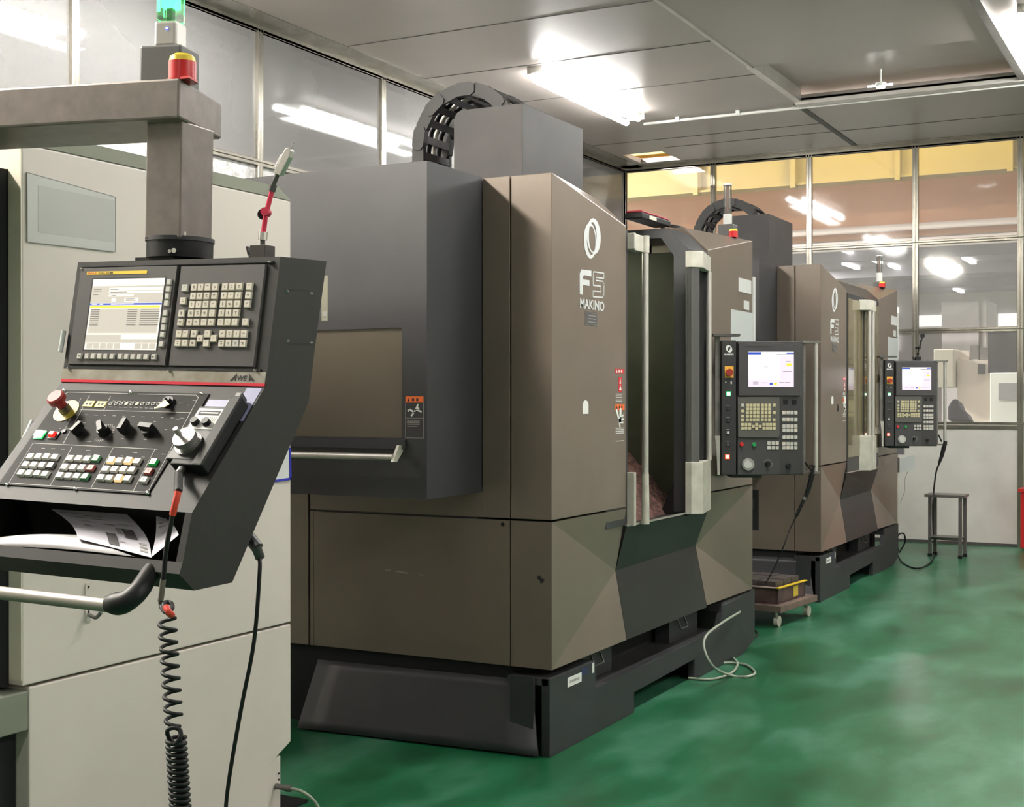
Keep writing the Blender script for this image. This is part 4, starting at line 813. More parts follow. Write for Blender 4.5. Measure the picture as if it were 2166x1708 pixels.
# ---------------- indicator stand on the console ----------------
def indicator(loc_fn, label, root_loc, red=True):
    """loc_fn maps (x mm right, z mm up, y mm deep) of the stand to the world"""
    t = thing('indicator_stand', label, 'measuring stand', root_loc); L_ = loc_fn
    def bx(x0, x1, z0, z1, y0, y1): return [L_(x0, z0, y0), L_(x1, z0, y0), L_(x1, z0, y1), L_(x0, z0, y1)], [L_(x0, z1, y0), L_(x1, z1, y0), L_(x1, z1, y1), L_(x0, z1, y1)]
    MB().hexa(*bx(-22, 22, 0, 34, -20, 20)).build('magnetic_base', BLACK if not red else mat('base_dark', (58, 54, 50), .5, .3), t, bevel=.0015)
    MB().hexa(*bx(-34, -22, 2, 20, -8, 8)).hexa([L_(-40, 12, -4), L_(-34, 10, -4), L_(-34, 10, 4), L_(-40, 12, 4)], [L_(-46, 33, -4), L_(-40, 33, -4), L_(-40, 33, 4), L_(-46, 33, 4)]).build('switch_lever', BLACK, t)
    MB().cyl(L_(0, 34, 0), L_(0, 48, 0), .006).build('stud', STEEL_D, t)
    MB().cyl(L_(0, 47, 0), L_(1, 66, 0), .0105).build('lower_joint', CHROME if red else BLACK, t)
    am = REDANO if red else BLACK
    MB().cyl(L_(2, 66, 0), L_(9, 116, 0), .006).build('lower_arm', am, t)
    MB().cyl(L_(14, 112, -14), L_(4, 112, 12), .010).build('elbow', am, t)
    MB().cyl(L_(-6, 110, 8), L_(-12, 109, 14), .0125).build('elbow_knob', BLACK, t)
    MB().cyl(L_(15, 116, -6), L_(25, 160, -2), .006).build('upper_arm', am, t)
    MB().cyl(L_(24, 160, -2), L_(29, 176, -2), .009).cyl(L_(29, 176, -2), L_(40, 200, -2), .006).build('upper_joint', STEEL_D if red else BLACK, t)
    if red:
        MB().poly_on(frame(L_(0, 0, -2), L_(1, 0, -2) - L_(0, 0, -2), L_(0, 1, -2) - L_(0, 0, -2)), [(.034, .203), (.052, .194), (.078, .236), (.0815, .252), (.075, .258), (.066, .258), (.058, .246)], -.008, .008).build('gauge_body', SILVER, t, bevel=.002)
        MB().cyl(L_(38, 215, 4), L_(52, 242, 4), .011, .008).build('gauge_dial', CHROME, t)
        MB().disc_on(frame(L_(0, 0, -2), L_(1, 0, -2) - L_(0, 0, -2), L_(0, 1, -2) - L_(0, 0, -2)), .0735, .2525, .003, .007, .0095).build('probe_pivot', BLACK, t)
        MB().cyl(L_(75, 254, -2), L_(86, 274, -2), .0008).build('probe', CHROME, t)
    else:
        MB().disc_on(frame(L_(0, 0, -2), L_(1, 0, -2) - L_(0, 0, -2), L_(0, 1, -2) - L_(0, 0, -2)), .040, .215, .019, -.006, .010).build('gauge_body', BLACK, t)
        MB().disc_on(frame(L_(0, 0, -2), L_(1, 0, -2) - L_(0, 0, -2), L_(0, 1, -2) - L_(0, 0, -2)), .040, .215, .014, .010, .0115).build('gauge_face', mat('gauge_yellow', (226, 220, 120), .5), t)
    return t
bl = cl(555, 543, v=.08)
indicator(lambda x, z, y: cw(Vector((bl.x + x / 1000, bl.y + y / 1000, .002 + z / 1000))), 'red armed dial indicator on a magnetic block standing on the dark console', tuple(cw(Vector((bl.x, bl.y, .003)))))

# ---------------- signal towers and beacons ----------------
def signal_tower(root, L, label, w_=.05, lit=True, square=False):
    """L = heights: bracket top, base top, tube top, cap top"""
    t = thing('signal_tower', label, 'signal light', root, local=True); b, s, u, c = L
    MB().box(-w_ * .95, w_ * .9, -w_ * .8, w_ * .9, 0, b).build('bracket', mat('bracket_grey', (92, 91, 89), .5), t, bevel=.006)
    mk = (lambda r, z0, z1: MB().box(-r, r, -r, r, z0, z1)) if square else (lambda r, z0, z1: MB().cyl((0, 0, z0), (0, 0, z1), r, n=28))
    mk(w_ / 2, b, s).build('lamp_base', SILVER if square else mat('base_white', (206, 206, 202), .45), t, bevel=.008 if square else 0)
    mk(w_ / 2 * .92, s, u).build('clear_tube', CLEAR, t, bevel=.008 if square else 0)
    MB().box(-.008, .008, -.008, .008, s, u).build('lamp_core', mat('core_green', (30, 120, 50), .4, emit=.4) if lit else mat('core_brown', (96, 62, 52), .5), t)
    mk(w_ / 2, u, c).build('cap', WHITE, t)
    return t
def beacon(root, r, h_, label, ear=True):
    t = thing('beacon', label, 'beacon', root, 'red and yellow beacons', local=True)
    MB().cyl((0, 0, .0), (0, 0, h_ * .08), r * 1.08, n=32).build('flange', RED, t)
    if ear: MB().poly_on(frame((0, 0, 0), (1, 0, 0), (0, 1, 0), (0, 0, 1)), [(r * .6, -r * .7), (r * 1.75, -.1 * r), (r * .6, r * .8)], 0, h_ * .08).build('mounting_ear', RED, t)
    MB().cyl((0, 0, h_ * .08), (0, 0, h_ * .72), r, n=32).build('lens', RED, t)
    MB().cyl((0, 0, h_ * .72), (0, 0, h_ * .9), r * .98, r * .9, n=32).cyl((0, 0, h_ * .9), (0, 0, h_), r * .9, r * .6, n=32).build('top_lens', YEL, t)
    return t
tz = na.z
q = cw(Vector((cl(352, 93, v=.20).x + .012, .20, tz - .008)))
hgt = lambda y_, v=.17: cl(350, y_, v=v).z - (tz - .008)
t = signal_tower(tuple(q), (hgt(98), hgt(42), hgt(-20), hgt(-26)), 'square silver signal light glowing green above the console arm', .062, True, True); t.rotation_euler = (0, croll, .26)
MB().box(-.018, .018, -.018, .018, hgt(12), hgt(-18)).build('green_lamp', LEDG, t)
f3 = frame((.0, -.0312, 0), (1, 0, 0), (0, 0, -1), (0, -1, 0)); zz = hgt(60)
MB().mat(0).disc_on(f3, .006, -zz, .0042, 0, .001).build('led', LEDB, t)
MB().mat(0).disc_on(f3, .006, -zz, .0022, .001, .0014).build('led_core', mat('led_white', (230, 240, 255), .4, emit=6), t)
q = cl(386, 165, v=.035); q = cw(Vector((q.x, .035, tz - .002)))
beacon(tuple(q), .0325, .066, 'red and yellow beacon beside the square signal light on the console arm').rotation_euler = (0, croll, -.5)
signal_tower((-2.57, 7.6, 2.455), (.086, .148, .320, .328), 'clear signal tower on the nearer bronze machine', .052, False)
beacon((-2.512, 7.53, 2.455), .027, .050, 'red and yellow beacon on the roof of the nearer bronze machine', False)
signal_tower((-2.672, 12.1, 2.503), (.055, .135, .285, .293), 'clear signal tower on the farther bronze machine', .052, False)
beacon((-2.638, 12.05, 2.503), .027, .050, 'red and yellow beacon on the roof of the farther bronze machine', False)

# ---------------- swivelling control panels of the bronze machines ----------------
MK = [(.0261, .3519), (.0261, .3839)] + [(x, .3519) for x in (.0544, .0725, .0911, .1102, .135, .154, .1737, .1995)] + [(x, .3725) for x in (.0544, .0725, .0911, .1102, .135, .154, .1737)] + [(x, .3925) for x in (.0524, .0715, .0906, .1096, .135, .154, .1737, .1995)] + [(.0255, .4110)] + [(x, .4120) for x in (.0524, .0715, .0906, .1096, .135, .154, .1737)] + [(x, .4318) for x in (.0255, .0524, .0715, .0900, .1091, .1340, .1530, .1725, .1980)] + [(x, .4572) for x in (.025, .0446, .0653, .1030, .1427, .1613, .1799, .1990)] + [(.0844, .4675), (.1221, .4675)] + [(x, .4784) for x in (.025, .0446, .0653, .1024, .1427, .1613, .1799, .1990)]
BT = [(x, y) for y in (.3927, .4304, .4665, .4897, .5274, .5635, .5852) for x in (.2540, .2760, .2977, .3194)] + [(x, y) for y in (.5604, .5852) for x in (.1721, .1953, .217)]
def control_panel(loc, label):
    t = thing('operator_console', label, 'control panel', loc, local=True, rot=(0, 0, YAW)); fr = frame((0, 0, .735), (1, 0, 0), (0, 0, -1), (0, -1, 0))
    MB().on(fr, 0, 0, .3620, .735, -.09, 0).build('housing', mat('panel_dark', (62, 61, 62), .5), t, bevel=.004)
    ss_ = MB().on(fr, -.0875, -.004, -.008, .733, -.06, .004).build('side_strip', BLACK2, t, bevel=.003)
    bz = MB().on(fr, .002, .012, .3420, .302, 0, .016, .004).build('screen_bezel', mat('bezel_dark', (66, 63, 64), .5), t)
    MB().on(fr, .045, .030, .10, .034, .016, .0165).on(fr, .105, .030, .20, .034, .016, .0165).build('slot', INK, bz)
    mb = MB(); x0, y0, x1, y1 = .057, .0588, .3053, .2508; W_, H_ = x1 - x0, y1 - y0
    def S(m, a, b, c, d, z=.0172): mb.mat(m).on(fr, x0 + a * W_, y0 + b * H_, x0 + c * W_, y0 + d * H_, z - .0005, z)
    S(0, 0, 0, 1, 1, .0167); S(1, .70, .12, 1, 1); S(1, 0, .80, .72, 1); S(2, 0, .01, .28, .075, .0176); S(3, .62, .07, 1, .09, .0176); S(2, .84, .02, 1, .06, .0178)
    S(4, .84, .33, .95, .40, .0176); S(3, .34, .43, .43, .44, .0176); S(4, .56, .88, .63, .95, .0178); S(2, .47, .88, .53, .95, .0178); S(3, .0, .73, .7, .738, .0176)
    for a, b, c in ((.10, .86, .22), (.10, .91, .22), (.27, .88, .40), (.68, .87, .78), (.80, .87, .92), (.76, .55, .95), (.74, .60, .76), (.78, .60, .80), (.83, .27, .93)): S(3, a, b, c, b + .012, .0178)
    mb.build('screen', [SCRW, SCRP, SCRB, SCRD, SCRY], bz)
    kp = MB().poly_on(fr, [(0, .3065), (.224, .3065), (.2289, .311), (.2289, .515), (.218, .5284), (.012, .5284), (.002, .520)], 0, .010).build('keypad_unit', mat('keypad_plate', (84, 82, 78), .5), t)
    for k, (x, y) in enumerate(MK): MB().on(fr, x - .0083, y - .0083, x + .0083, y + .0083, .010, .0135, .0012).build('key', KEYW if k == 0 else KEYY, kp)
    bp = MB().on(fr, .234, .309, .3560, .728, 0, .002).build('button_plate', mat('button_plate_dark', (54, 52, 52), .5), t)
    for k, (x, y) in enumerate(BT): MB().on(fr, x - .0095, y - .0098, x + .0095, y + .0098, .002, .006, .001).build('push_button', KEYW if k % 5 else KEY, bp)
    for x, y in ((.262, .335), (.310, .335)): MB().on(fr, x - .013, y - .013, x + .013, y + .013, .002, .004).build('cover_plate', BLACK, bp)
    for x, y, m in ((.0224, .5661, RED), (.0906, .5671, mat('button_green', (40, 150, 84), .4))): MB().disc_on(fr, x, y, .012, 0, .004, n=20).disc_on(fr, x, y, .0095, .004, .014, n=20).build('round_button', m, t)
    hw = MB().disc_on(fr, .0575, .6755, .0335, 0, .012, n=32).build('handwheel', CHROME2, t)
    MB().disc_on(fr, .0540, .6765, .021, .012, .020, n=28).build('wheel_grip', mat('wheel_pale', (206, 204, 202), .4, .4), hw)
    for x, y in ((.1669, .6729), (.2779, .6833)):
        k_ = MB().disc_on(fr, x, y, .014, 0, .02, .012, n=20).build('knob', BLACK, t); mb = MB()
        for a in range(12): tt = -2.6 + a * .36; mb.line_on(fr, (x + .020 * math.cos(tt), y + .020 * math.sin(tt)), (x + .024 * math.cos(tt), y + .024 * math.sin(tt)), .0028, 0, .0006)
        mb.build('dial_scale', GREYINK, k_)
    f4 = (fr[0], fr[1], fr[2], fr[3]); mb = MB(); n = 28; c = (-.0472, .0423)
    A = [(c[0] + .017 * math.cos(2 * PI * k / n) + .004 * math.sin(2 * PI * k / n), c[1] + .020 * math.sin(2 * PI * k / n)) for k in range(n)]; I = [(c[0] + .0065 * math.cos(2 * PI * k / n) - .004 * math.sin(2 * PI * k / n), c[1] + .0125 * math.sin(2 * PI * k / n)) for k in range(n)]
    o, a_, b_, nn = fr; mb.add([o + a_ * p[0] + b_ * p[1] + nn * .0052 for p in A + I], [(k, (k + 1) % n, n + (k + 1) % n, n + k) for k in range(n)])
    text(mb, fr, 'MAKINO', -.0720, .0680, -.0220, .0780, .0052); mb.build('emblem', WHITE, ss_)
    MB().on(fr, -.0704, .1378, -.0224, .2007, .004, .006).build('stop_plate', mat('stop_amber', (224, 168, 60), .5), ss_)
    MB().disc_on(fr, -.0475, .172, .020, .006, .026, n=24).build('stop_button', mat('stop_dark_red', (150, 44, 34), .45), ss_)
    MB().on(fr, -.068, .222, -.062, .228, .004, .005).on(fr, -.038, .221, -.032, .235, .004, .005).build('strip_mark', WHITE, ss_)
    for x, y, m1_, m2_ in ((-.0498, .2885, LEDGW, LEDGB), (-.0560, .6342, LEDOW, LEDOB)):
        MB().on(fr, x - .013, y - .013, x + .013, y + .013, .004, .0055).build('lamp_bezel', m2_, ss_); MB().on(fr, x - .0085, y - .0085, x + .0085, y + .0085, .0055, .010, .001).build('lamp_button', m1_, ss_)
    for y, m in ((.371, BLACK), (.438, BLACK), (.5026, KEYW), (.5682, KEYD)):
        MB().on(fr, -.0640, y - .012, -.0410, y + .012, .004, .0055).build('button_bezel', INK, ss_); MB().on(fr, -.0605, y - .0085, -.0445, y + .0085, .0055, .010, .001).build('strip_button', m if m != BLACK else mat('strip_black', (52, 50, 50), .4), ss_)
        MB().on(fr, -.062, y - .020, -.043, y - .0175, .004, .0045).build('strip_print', GREYINK, ss_)
    # grab rail on the right edge, shelf and sheets on the left
    MB().on(fr, .358, -.002, .452, .010, -.05, .01).build('rail_bracket', STEEL, t); MB().on(fr, .358, .715, .452, .727, -.05, .01).build('rail_bracket', STEEL, t)
    MB().cyl((.432, .01, .725), (.432, .01, .02), .013, n=20).build('grab_rail', SILVER, t); MB().on(fr, .366, .01, .378, .72, -.04, -.02).build('edge_rail', STEEL, t)
    MB().on(fr, -.135, -.040, .012, -.026, -.05, .02).build('shelf', STEEL_D, t); MB().on(fr, -.118, -.026, -.092, .55, -.05, -.03).build('edge_rail', STEEL, t)
    MB().poly_on(fr, [(-.122, .52), (-.094, .52), (-.094, .735), (-.108, .735), (-.112, .60)], -.015, -.012).build('metal_flap', SILVER, t)
    MB().box(-.02, .15, .085, .26, -.02, .10).box(-.02, .06, .08, .30, .55, .62).build('mounting_arm', mat('arm_dark', (52, 52, 54), .5), t, bevel=.004)
    return t
BLACK2 = mat('strip_dark', (46, 45, 46), .45)
KEYY = mat('yellowed_key', (196, 186, 150), .5)
CHROME2 = mat('wheel_chrome', (196, 194, 192), .3, .8)
LEDGB = mat('green_glow', (20, 170, 90), .4, emit=1.6); LEDOB = mat('orange_glow', (240, 70, 20), .4, emit=1.6)
c1 = control_panel((-2.321, 7.032, 1.086), 'control panel with lit screen swung out from the nearer bronze machine')
c2 = dup(c1, (-2.436, 11.63, 1.100), 'control panel with lit screen swung out from the farther bronze machine')
rv = Vector((_cy, _sy, 0))
p2 = Vector((-2.436, 11.63, 1.835)) + rv * .205
indicator(lambda x, z, y: p2 + rv * (x / 1000 * 1.0) + Vector((0, 0, z / 1000 * 1.0)) + Vector((-_sy, _cy, 0)) * (.03 + y / 1000), 'black dial indicator stand on top of the farther control panel', tuple(p2), False)

# air guns hanging on the panels, with their lines
def plane_pt(x, y, root, off):      # on the plane through a panel front
    n = Vector((_sy, -_cy, 0)); v = ray(x, y); o = Vector((0, 0, H)); return o + v * (((Vector(root) + n * off) - o).dot(n) / v.dot(n))
r1_, r2_ = (-2.321, 7.032, 1.086), (-2.436, 11.63, 1.10)
ag = thing('air_gun', 'black air gun hanging below the nearer control panel with its line to the floor', 'air gun', tuple(plane_pt(1712, 985, r1_, .03)))
P = lambda x, y, o=.03: plane_pt(x, y, r1_, o)
MB().tube([P(1703, 978), P(1712, 990), P(1722, 1000)], .005).tube([P(1722, 985), P(1717, 1000), P(1712, 1010)], .007).build('nozzle', BLACK, ag)
MB().tube([P(1719, 1002), P(1710, 1035), P(1703, 1055)], [.014, .013, .010], 12).build('grip', BLACK, ag)
MB().tube([P(1703, 1052), P(1700, 1058)], .012).build('collar', STEEL, ag)
MB().tube(spline([P(1701, 1056), P(1688, 1085), P(1672, 1118), P(1650, 1175), at(1625, 1225, Z=.33), at(1600, 1262, Z=.12)], 6), [.009] * 8 + [.004] * 23, 8).build('air_line', RUBBER, ag)
P = lambda x, y, o=.03: plane_pt(x, y, r2_, o)
ag = thing('air_gun', 'black air gun hanging below the farther control panel with its line passing the stool', 'air gun', tuple(P(1997, 940)))
MB().tube([P(1985, 920), P(1992, 935)], .006).tube([P(2000, 934), P(1996, 952)], .016).build('nozzle', BLACK, ag)
MB().tube([P(1997, 945), P(1992, 965), P(1986, 982)], [.020, .016, .010], 12).build('grip', BLACK, ag)
MB().tube(spline([P(1988, 978), P(1980, 1000), P(1975, 1040), P(1973, 1080), at(1974, 1130, Y=13.3), at(1978, 1165, Y=13.4), at(1968, 1190, Z=.01), at(1940, 1203, Z=.01), at(1908, 1190, Z=.01), at(1895, 1160, Y=12.9), at(1900, 1133, Y=12.95), at(1912, 1130, Y=13.1), at(1914, 1148, Y=13.2), at(1902, 1170, Z=.01)], 6), .007, 8).build('air_line', RUBBER, ag)

# ---------------- floor items ----------------
# hose dropped from the base of the nearer machine
hp = [at(1565, 1295, X=-2.45), at(1528, 1318, X=-2.42), at(1494, 1345, X=-2.38), at(1490, 1375, X=-2.34), at(1510, 1412, X=-2.3), at(1548, 1430, Z=.008), at(1580, 1432, Z=.008), at(1597, 1424, Z=.008), at(1580, 1408, Z=.008), at(1550, 1403, Z=.008), at(1530, 1403, Z=.008)]
mb = MB().tube(spline(hp, 8), .007, 10); mb2 = [at(1552, 1393, Z=.008), at(1560, 1405, Z=.010), at(1552, 1420, Z=.018), at(1530, 1432, Z=.008), at(1498, 1438, Z=.008), at(1456, 1435, Z=.008)]
mb.tube(spline(mb2, 8), .007, 10)
hs = thing('floor_hose', 'pale hose looping from the machine base onto the green floor', 'hose', tuple(hp[5])); MB().tube(spline(hp, 8), .007, 10).build('hose_loop', HOSE, hs); MB().tube(spline(mb2, 8), .007, 10).build('hose_tail', HOSE, hs)
single('cord_loop', MB().tube(spline([at(1592, 1352, Z=.006), at(1602, 1345, Z=.006), at(1602, 1338, Z=.006), at(1594, 1333, Z=.006)], 6), .006, 8), RUBBER, 'short black cord loop on the floor behind the base corner', 'cord', tuple(at(1598, 1345, Z=0)))
# dolly with a crate of blocks
dz = .143
c0, c1_, c3 = at(1652, 1284, Z=dz), at(1729, 1259, Z=dz), at(1596, 1277, Z=dz)
ex = (c1_ - c0); L1 = ex.length; ex.normalize(); ey = Vector((-ex.y, ex.x, 0));
if ey.x > 0: ey = -ey
dl = thing('dolly', 'low brown dolly on white castors between the two bronze machines', 'dolly', (c0.x, c0.y, 0))
g = lambda a, b, z: Vector((c0.x, c0.y, 0)) + ex * a + ey * b + Vector((0, 0, z))
MB().hexa([g(0, 0, .10), g(L1, 0, .10), g(L1, .55, .10), g(0, .55, .10)], [g(0, 0, dz), g(L1, 0, dz), g(L1, .55, dz), g(0, .55, dz)]).build('deck', WOOD, dl, bevel=.003)
for a, b in ((.06, .05), (L1 - .06, .05), (.06, .50), (L1 - .06, .50)):
    cs = MB().cyl(g(a - .0, b - .014, .036), g(a - .0, b + .014, .036), .036, n=28).build('castor', mat('castor_white', (196, 190, 176), .5), dl)
    MB().tube([g(a - .03, b, .099), g(a - .02, b, .07), g(a, b, .036)], .012, 8).build('fork', mat('fork_pale', (170, 164, 150), .4, .4), cs)
cr = thing('crate', 'shallow brown crate with a yellow rim riding on the dolly', 'crate', tuple(g(.1, .1, dz)))
x0, x1, y0, y1 = .07, L1 - .10, .05, .53; z0, z1 = dz + .002, dz + .105
mb = MB()
for a0_, a1_, b0_, b1_ in ((x0, x0 + .02, y0, y1), (x1 - .02, x1, y0, y1), (x0, x1, y0, y0 + .02), (x0, x1, y1 - .02, y1)):
    mb.hexa([g(a0_, b0_, z0 + .004), g(a1_, b0_, z0 + .004), g(a1_, b1_, z0 + .004), g(a0_, b1_, z0 + .004)], [g(a0_, b0_, z1), g(a1_, b0_, z1), g(a1_, b1_, z1), g(a0_, b1_, z1)])
mb.hexa([g(x0, y0, z0), g(x1, y0, z0), g(x1, y1, z0), g(x0, y1, z0)], [g(x0, y0, z0 + .01), g(x1, y0, z0 + .01), g(x1, y1, z0 + .01), g(x0, y1, z0 + .01)]).build('crate_box', MAROON, cr)
mb = MB().mat(0).hexa([g(x0 - .012, y0 - .012, z1), g(x1 + .012, y0 - .012, z1), g(x1 + .012, y0 + .012, z1), g(x0 - .012, y0 + .012, z1)], [g(x0 - .012, y0 - .012, z1 + .007), g(x1 + .012, y0 - .012, z1 + .007), g(x1 + .012, y0 + .012, z1 + .007), g(x0 - .012, y0 + .012, z1 + .007)])
mb.mat(1).hexa([g(x0 - .012, y0 + .012, z1), g(x0 + .012, y0 + .012, z1), g(x0 + .012, y1, z1), g(x0 - .012, y1, z1)], [g(x0 - .012, y0 + .012, z1 + .007), g(x0 + .012, y0 + .012, z1 + .007), g(x0 + .012, y1, z1 + .007), g(x0 - .012, y1, z1 + .007)])
mb.build('rim', [YELST, mat('rim_pale', (172, 154, 148), .5)], cr)
e = g((x0 + x1) / 2, y0 - .002, 0)
MB().hexa([g((x0 + x1) / 2 + .02, y0 - .004, z0 + .02), g((x0 + x1) / 2 + .10, y0 - .004, z0 + .02), g((x0 + x1) / 2 + .10, y0, z0 + .02), g((x0 + x1) / 2 + .02, y0, z0 + .02)], [g((x0 + x1) / 2 + .02, y0 - .004, z1 - .012), g((x0 + x1) / 2 + .10, y0 - .004, z1 - .012), g((x0 + x1) / 2 + .10, y0, z1 - .012), g((x0 + x1) / 2 + .02, y0, z1 - .012)]).build('yellow_tag', mat('tag_yellow', (196, 168, 60), .5), cr)
k = 0
bw = (x1 - x0 - .06) / 3; bd = (y1 - y0 - .06) / 3
for i in range(3):
    for j in range(3):
        a, b = x0 + .03 + i * bw, y0 + .03 + j * bd; zt_ = z1 + .040 + .004 * ((i + j) % 2)
        mb = MB().hexa([g(a, b, z0 + .012), g(a + bw - .008, b, z0 + .012), g(a + bw - .008, b + bd - .008, z0 + .012), g(a, b + bd - .008, z0 + .012)], [g(a, b, zt_), g(a + bw - .008, b, zt_), g(a + bw - .008, b + bd - .008, zt_), g(a, b + bd - .008, zt_)])
        single('steel_block', mb, MAROON_B if 'MAROON_B' in globals() else mat('dark_block', (86, 78, 76), .5, .4, .2, 18), 'dark steel block in the crate on the dolly, %s row from the aisle, %s' % (('first', 'second', 'third')[j], ('nearest', 'middle', 'farthest')[i]), 'block', tuple(g(a, b, z0 + .012)), 'steel blocks in the crate', .003)
# stool
def fl(x, y, Z=0): return at(x, y, Z=Z)
st = thing('stool', 'tall bare steel stool by the white back wall panel', 'stool', tuple(fl(1999, 1180)))
legs = [fl(1967, 1177.5), fl(2031, 1182.5), fl(2041, 1178.5), fl(1978, 1174.5)]
STL = mat('stool_steel', (128, 124, 120), .35, .7, .1, 12)
for q in legs:
    lg = MB().box(q.x - .015, q.x + .015, q.y - .015, q.y + .015, .02, .575).build('leg', STL, st); MB().box(q.x - .018, q.x + .018, q.y - .018, q.y + .018, 0, .03).build('rubber_foot', RUBBER, lg)
xs = [q.x for q in legs]; ys = [q.y for q in legs]; sx0, sx1, sy0, sy1 = min(xs) - .035, max(xs) + .03, min(ys) - .04, max(ys) + .03
MB().box(sx0, sx1, sy0, sy1, .575, .60).build('seat', STL, st, bevel=.003)
for a, b in ((0, 1), (3, 2)): MB().hexa(*[[(legs[a].x, legs[a].y - .01, z), (legs[b].x, legs[b].y - .01, z), (legs[b].x, legs[b].y + .01, z), (legs[a].x, legs[a].y + .01, z)] for z in (.165, .195)]).build('stretcher', STL, st)
MB().box(min(xs), max(xs), min(ys), max(ys), .190, .196).build('lower_shelf', STL, st)
# small boxed meter on a stand beside the farther machine
ms = thing('meter_stand', 'thin pole stand with a grey box and clear plate beside the farther machine', 'stand', tuple(fl(1896, 1166)))
q = fl(1896, 1166); MB().cyl((q.x, q.y, .02), (q.x, q.y, 1.0), .016, n=14).build('pole', CASTAL, ms); MB().cyl((q.x, q.y, 0), (q.x, q.y, .03), .024).build('pole_foot', RUBBER, ms)
def yq(x, y, Y=None): return at(x, y, Y=Y or q.y)
a, b = yq(1886, 943), yq(1911, 962); MB().box(a.x, b.x, q.y - .03, q.y + .06, b.z, a.z).build('meter_box', mat('meter_grey', (120, 118, 122), .5), ms, bevel=.004)
a, b = yq(1890, 968), yq(1903, 1000); MB().cyl(((a.x + b.x) / 2, q.y, b.z), ((a.x + b.x) / 2, q.y, a.z), .028).build('clamp', STEEL, ms)
V = [yq(1905, 970, q.y - .05), yq(1934, 963, q.y + .12), yq(1934, 993, q.y + .12), yq(1903, 1002, q.y - .05)]
MB().add(V + [v + Vector((.004, .004, 0)) for v in V], [(0, 1, 2, 3), (7, 6, 5, 4), (0, 4, 5, 1), (1, 5, 6, 2), (2, 6, 7, 3), (3, 7, 4, 0)]).build('clear_plate', PLASTG, ms)
MB().tube(spline([yq(1920, 998), yq(1914, 1015), yq(1913, 1040), yq(1904, 1065)], 6), .003, 6).build('thin_wire', GREYINK, ms)
q = at(2163, 1160, Z=0)
eb = thing('fire_cabinet', 'red cabinet cut off by the right edge beside the wall panel', 'cabinet', (q.x + .3, 14.1, 0))
xr = at(2158.5, 1100, Y=14.05).x
MB().box(xr, xr + .6, 14.05, 14.30, .02, .58).build('cabinet_body', RED, eb, bevel=.004); MB().box(xr - .02, xr + .62, 14.03, 14.32, .58, .615).build('lid', RED, eb, bevel=.004)
# red and black pouch with a coil on the roof of the nearer machine
pc = at(1365, 487, Z=2.46); pc = at(1366, 489, X=-2.72)
pch = thing('tool_pouch', 'red topped black case lying on the nearer machine above its doors', 'case', (-2.72, pc.y, 2.452))
MB().box(-2.76, -2.66, pc.y - .20, pc.y + .22, 2.452, 2.485).build('case_body', BLACK, pch, bevel=.006); MB().box(-2.755, -2.665, pc.y - .19, pc.y + .20, 2.486, 2.497).build('case_lid', mat('case_red', (150, 34, 48), .5), pch, bevel=.004)
MB().box(-2.659, -2.657, pc.y - .10, pc.y - .0, 2.458, 2.478).build('case_label', mat('label_cream', (206, 200, 184), .6), pch)
mb = MB().tube([(-2.72 + .05 * math.cos(t), pc.y + .42 + .14 * math.sin(t), 2.462 + .001 * t) for t in [2 * PI * k / 24 for k in range(60)]], .006, 8)
single('coiled_lead', mb, RUBBER, 'black coiled lead lying beside the red topped case', 'cable', (-2.72, pc.y + .42, 2.452))

# ---------------- the hall beyond the glass ----------------
struct('floor_hall', MB().box(-30, 20, YB + .05, 46, -.1, -.02).box(-14, XL - .06, -6, YB, -.1, -.02), mat('hall_floor', (140, 144, 138), .5))
struct('wall_hall_back', MB().box(-30, 20, 44, 44.1, 0, 9), HALLW)
struct('wall_hall_bulkhead', MB().box(-30, 20, 19.5, 19.7, 3.85, 9.5), PEACH)
struct('ceiling_hall', MB().box(-30, 20, 19.7, 46, 4.9, 5.0), HALLC)
struct('ceiling_hall_near', MB().box(-30, 20, YB + .1, 19.5, 8.5, 8.6).box(-14, XL - .1, -6, YB + .1, 7.0, 7.1), HALLG)
struct('wall_hall_left', MB().box(-14, -13.9, -6, YB, 0, 7), mat('hall_left_wall', (214, 207, 201), .8))
for i, (z, m) in enumerate(((3.95, HALLW), (3.72, HALLW))):
    single('wall_pipe', MB().cyl((-30, 19.3, z), (20, 19.3, z), .05 + .02 * i, n=12), m, ('upper' if i == 0 else 'lower') + ' pale pipe running along the peach bulkhead', 'pipe', (-5, 19.3, z), 'pale pipes on the bulkhead')
cr = thing('crane_girder', 'yellow crane girder with ribs crossing behind the upper windows', 'crane', (-5, 18.3, 4.9))
zc0 = at(1766, 386, Y=18.3).z
MB().box(-24, 14, 18.25, 18.45, zc0, zc0 + .42).box(-24, 14, 18.15, 18.5, zc0 - .02, zc0 + .01).box(-24, 14, 18.3, 18.5, zc0 + .62, zc0 + 1.4).build('girder', CRANE, cr)
for k in range(18): MB().box(-18 + k * 1.42, -17.93 + k * 1.42, 18.1, 18.25, zc0 - .06, zc0 + 1.3).build('rib', CRANE, cr)
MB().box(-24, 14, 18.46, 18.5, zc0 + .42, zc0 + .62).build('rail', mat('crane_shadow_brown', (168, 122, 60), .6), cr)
hl = thing('hall_lamp', 'row lamp on the far hall ceiling', 'lamp', (0, 24, 4.88), 'far hall tube lamps', local=True)
MB().box(-.06, .06, -.7, .7, -.06, 0).build('hall_tube', HALLTUBE, hl)
hl['label'] = 'small bright lamp on the far hall ceiling seen through the back windows'
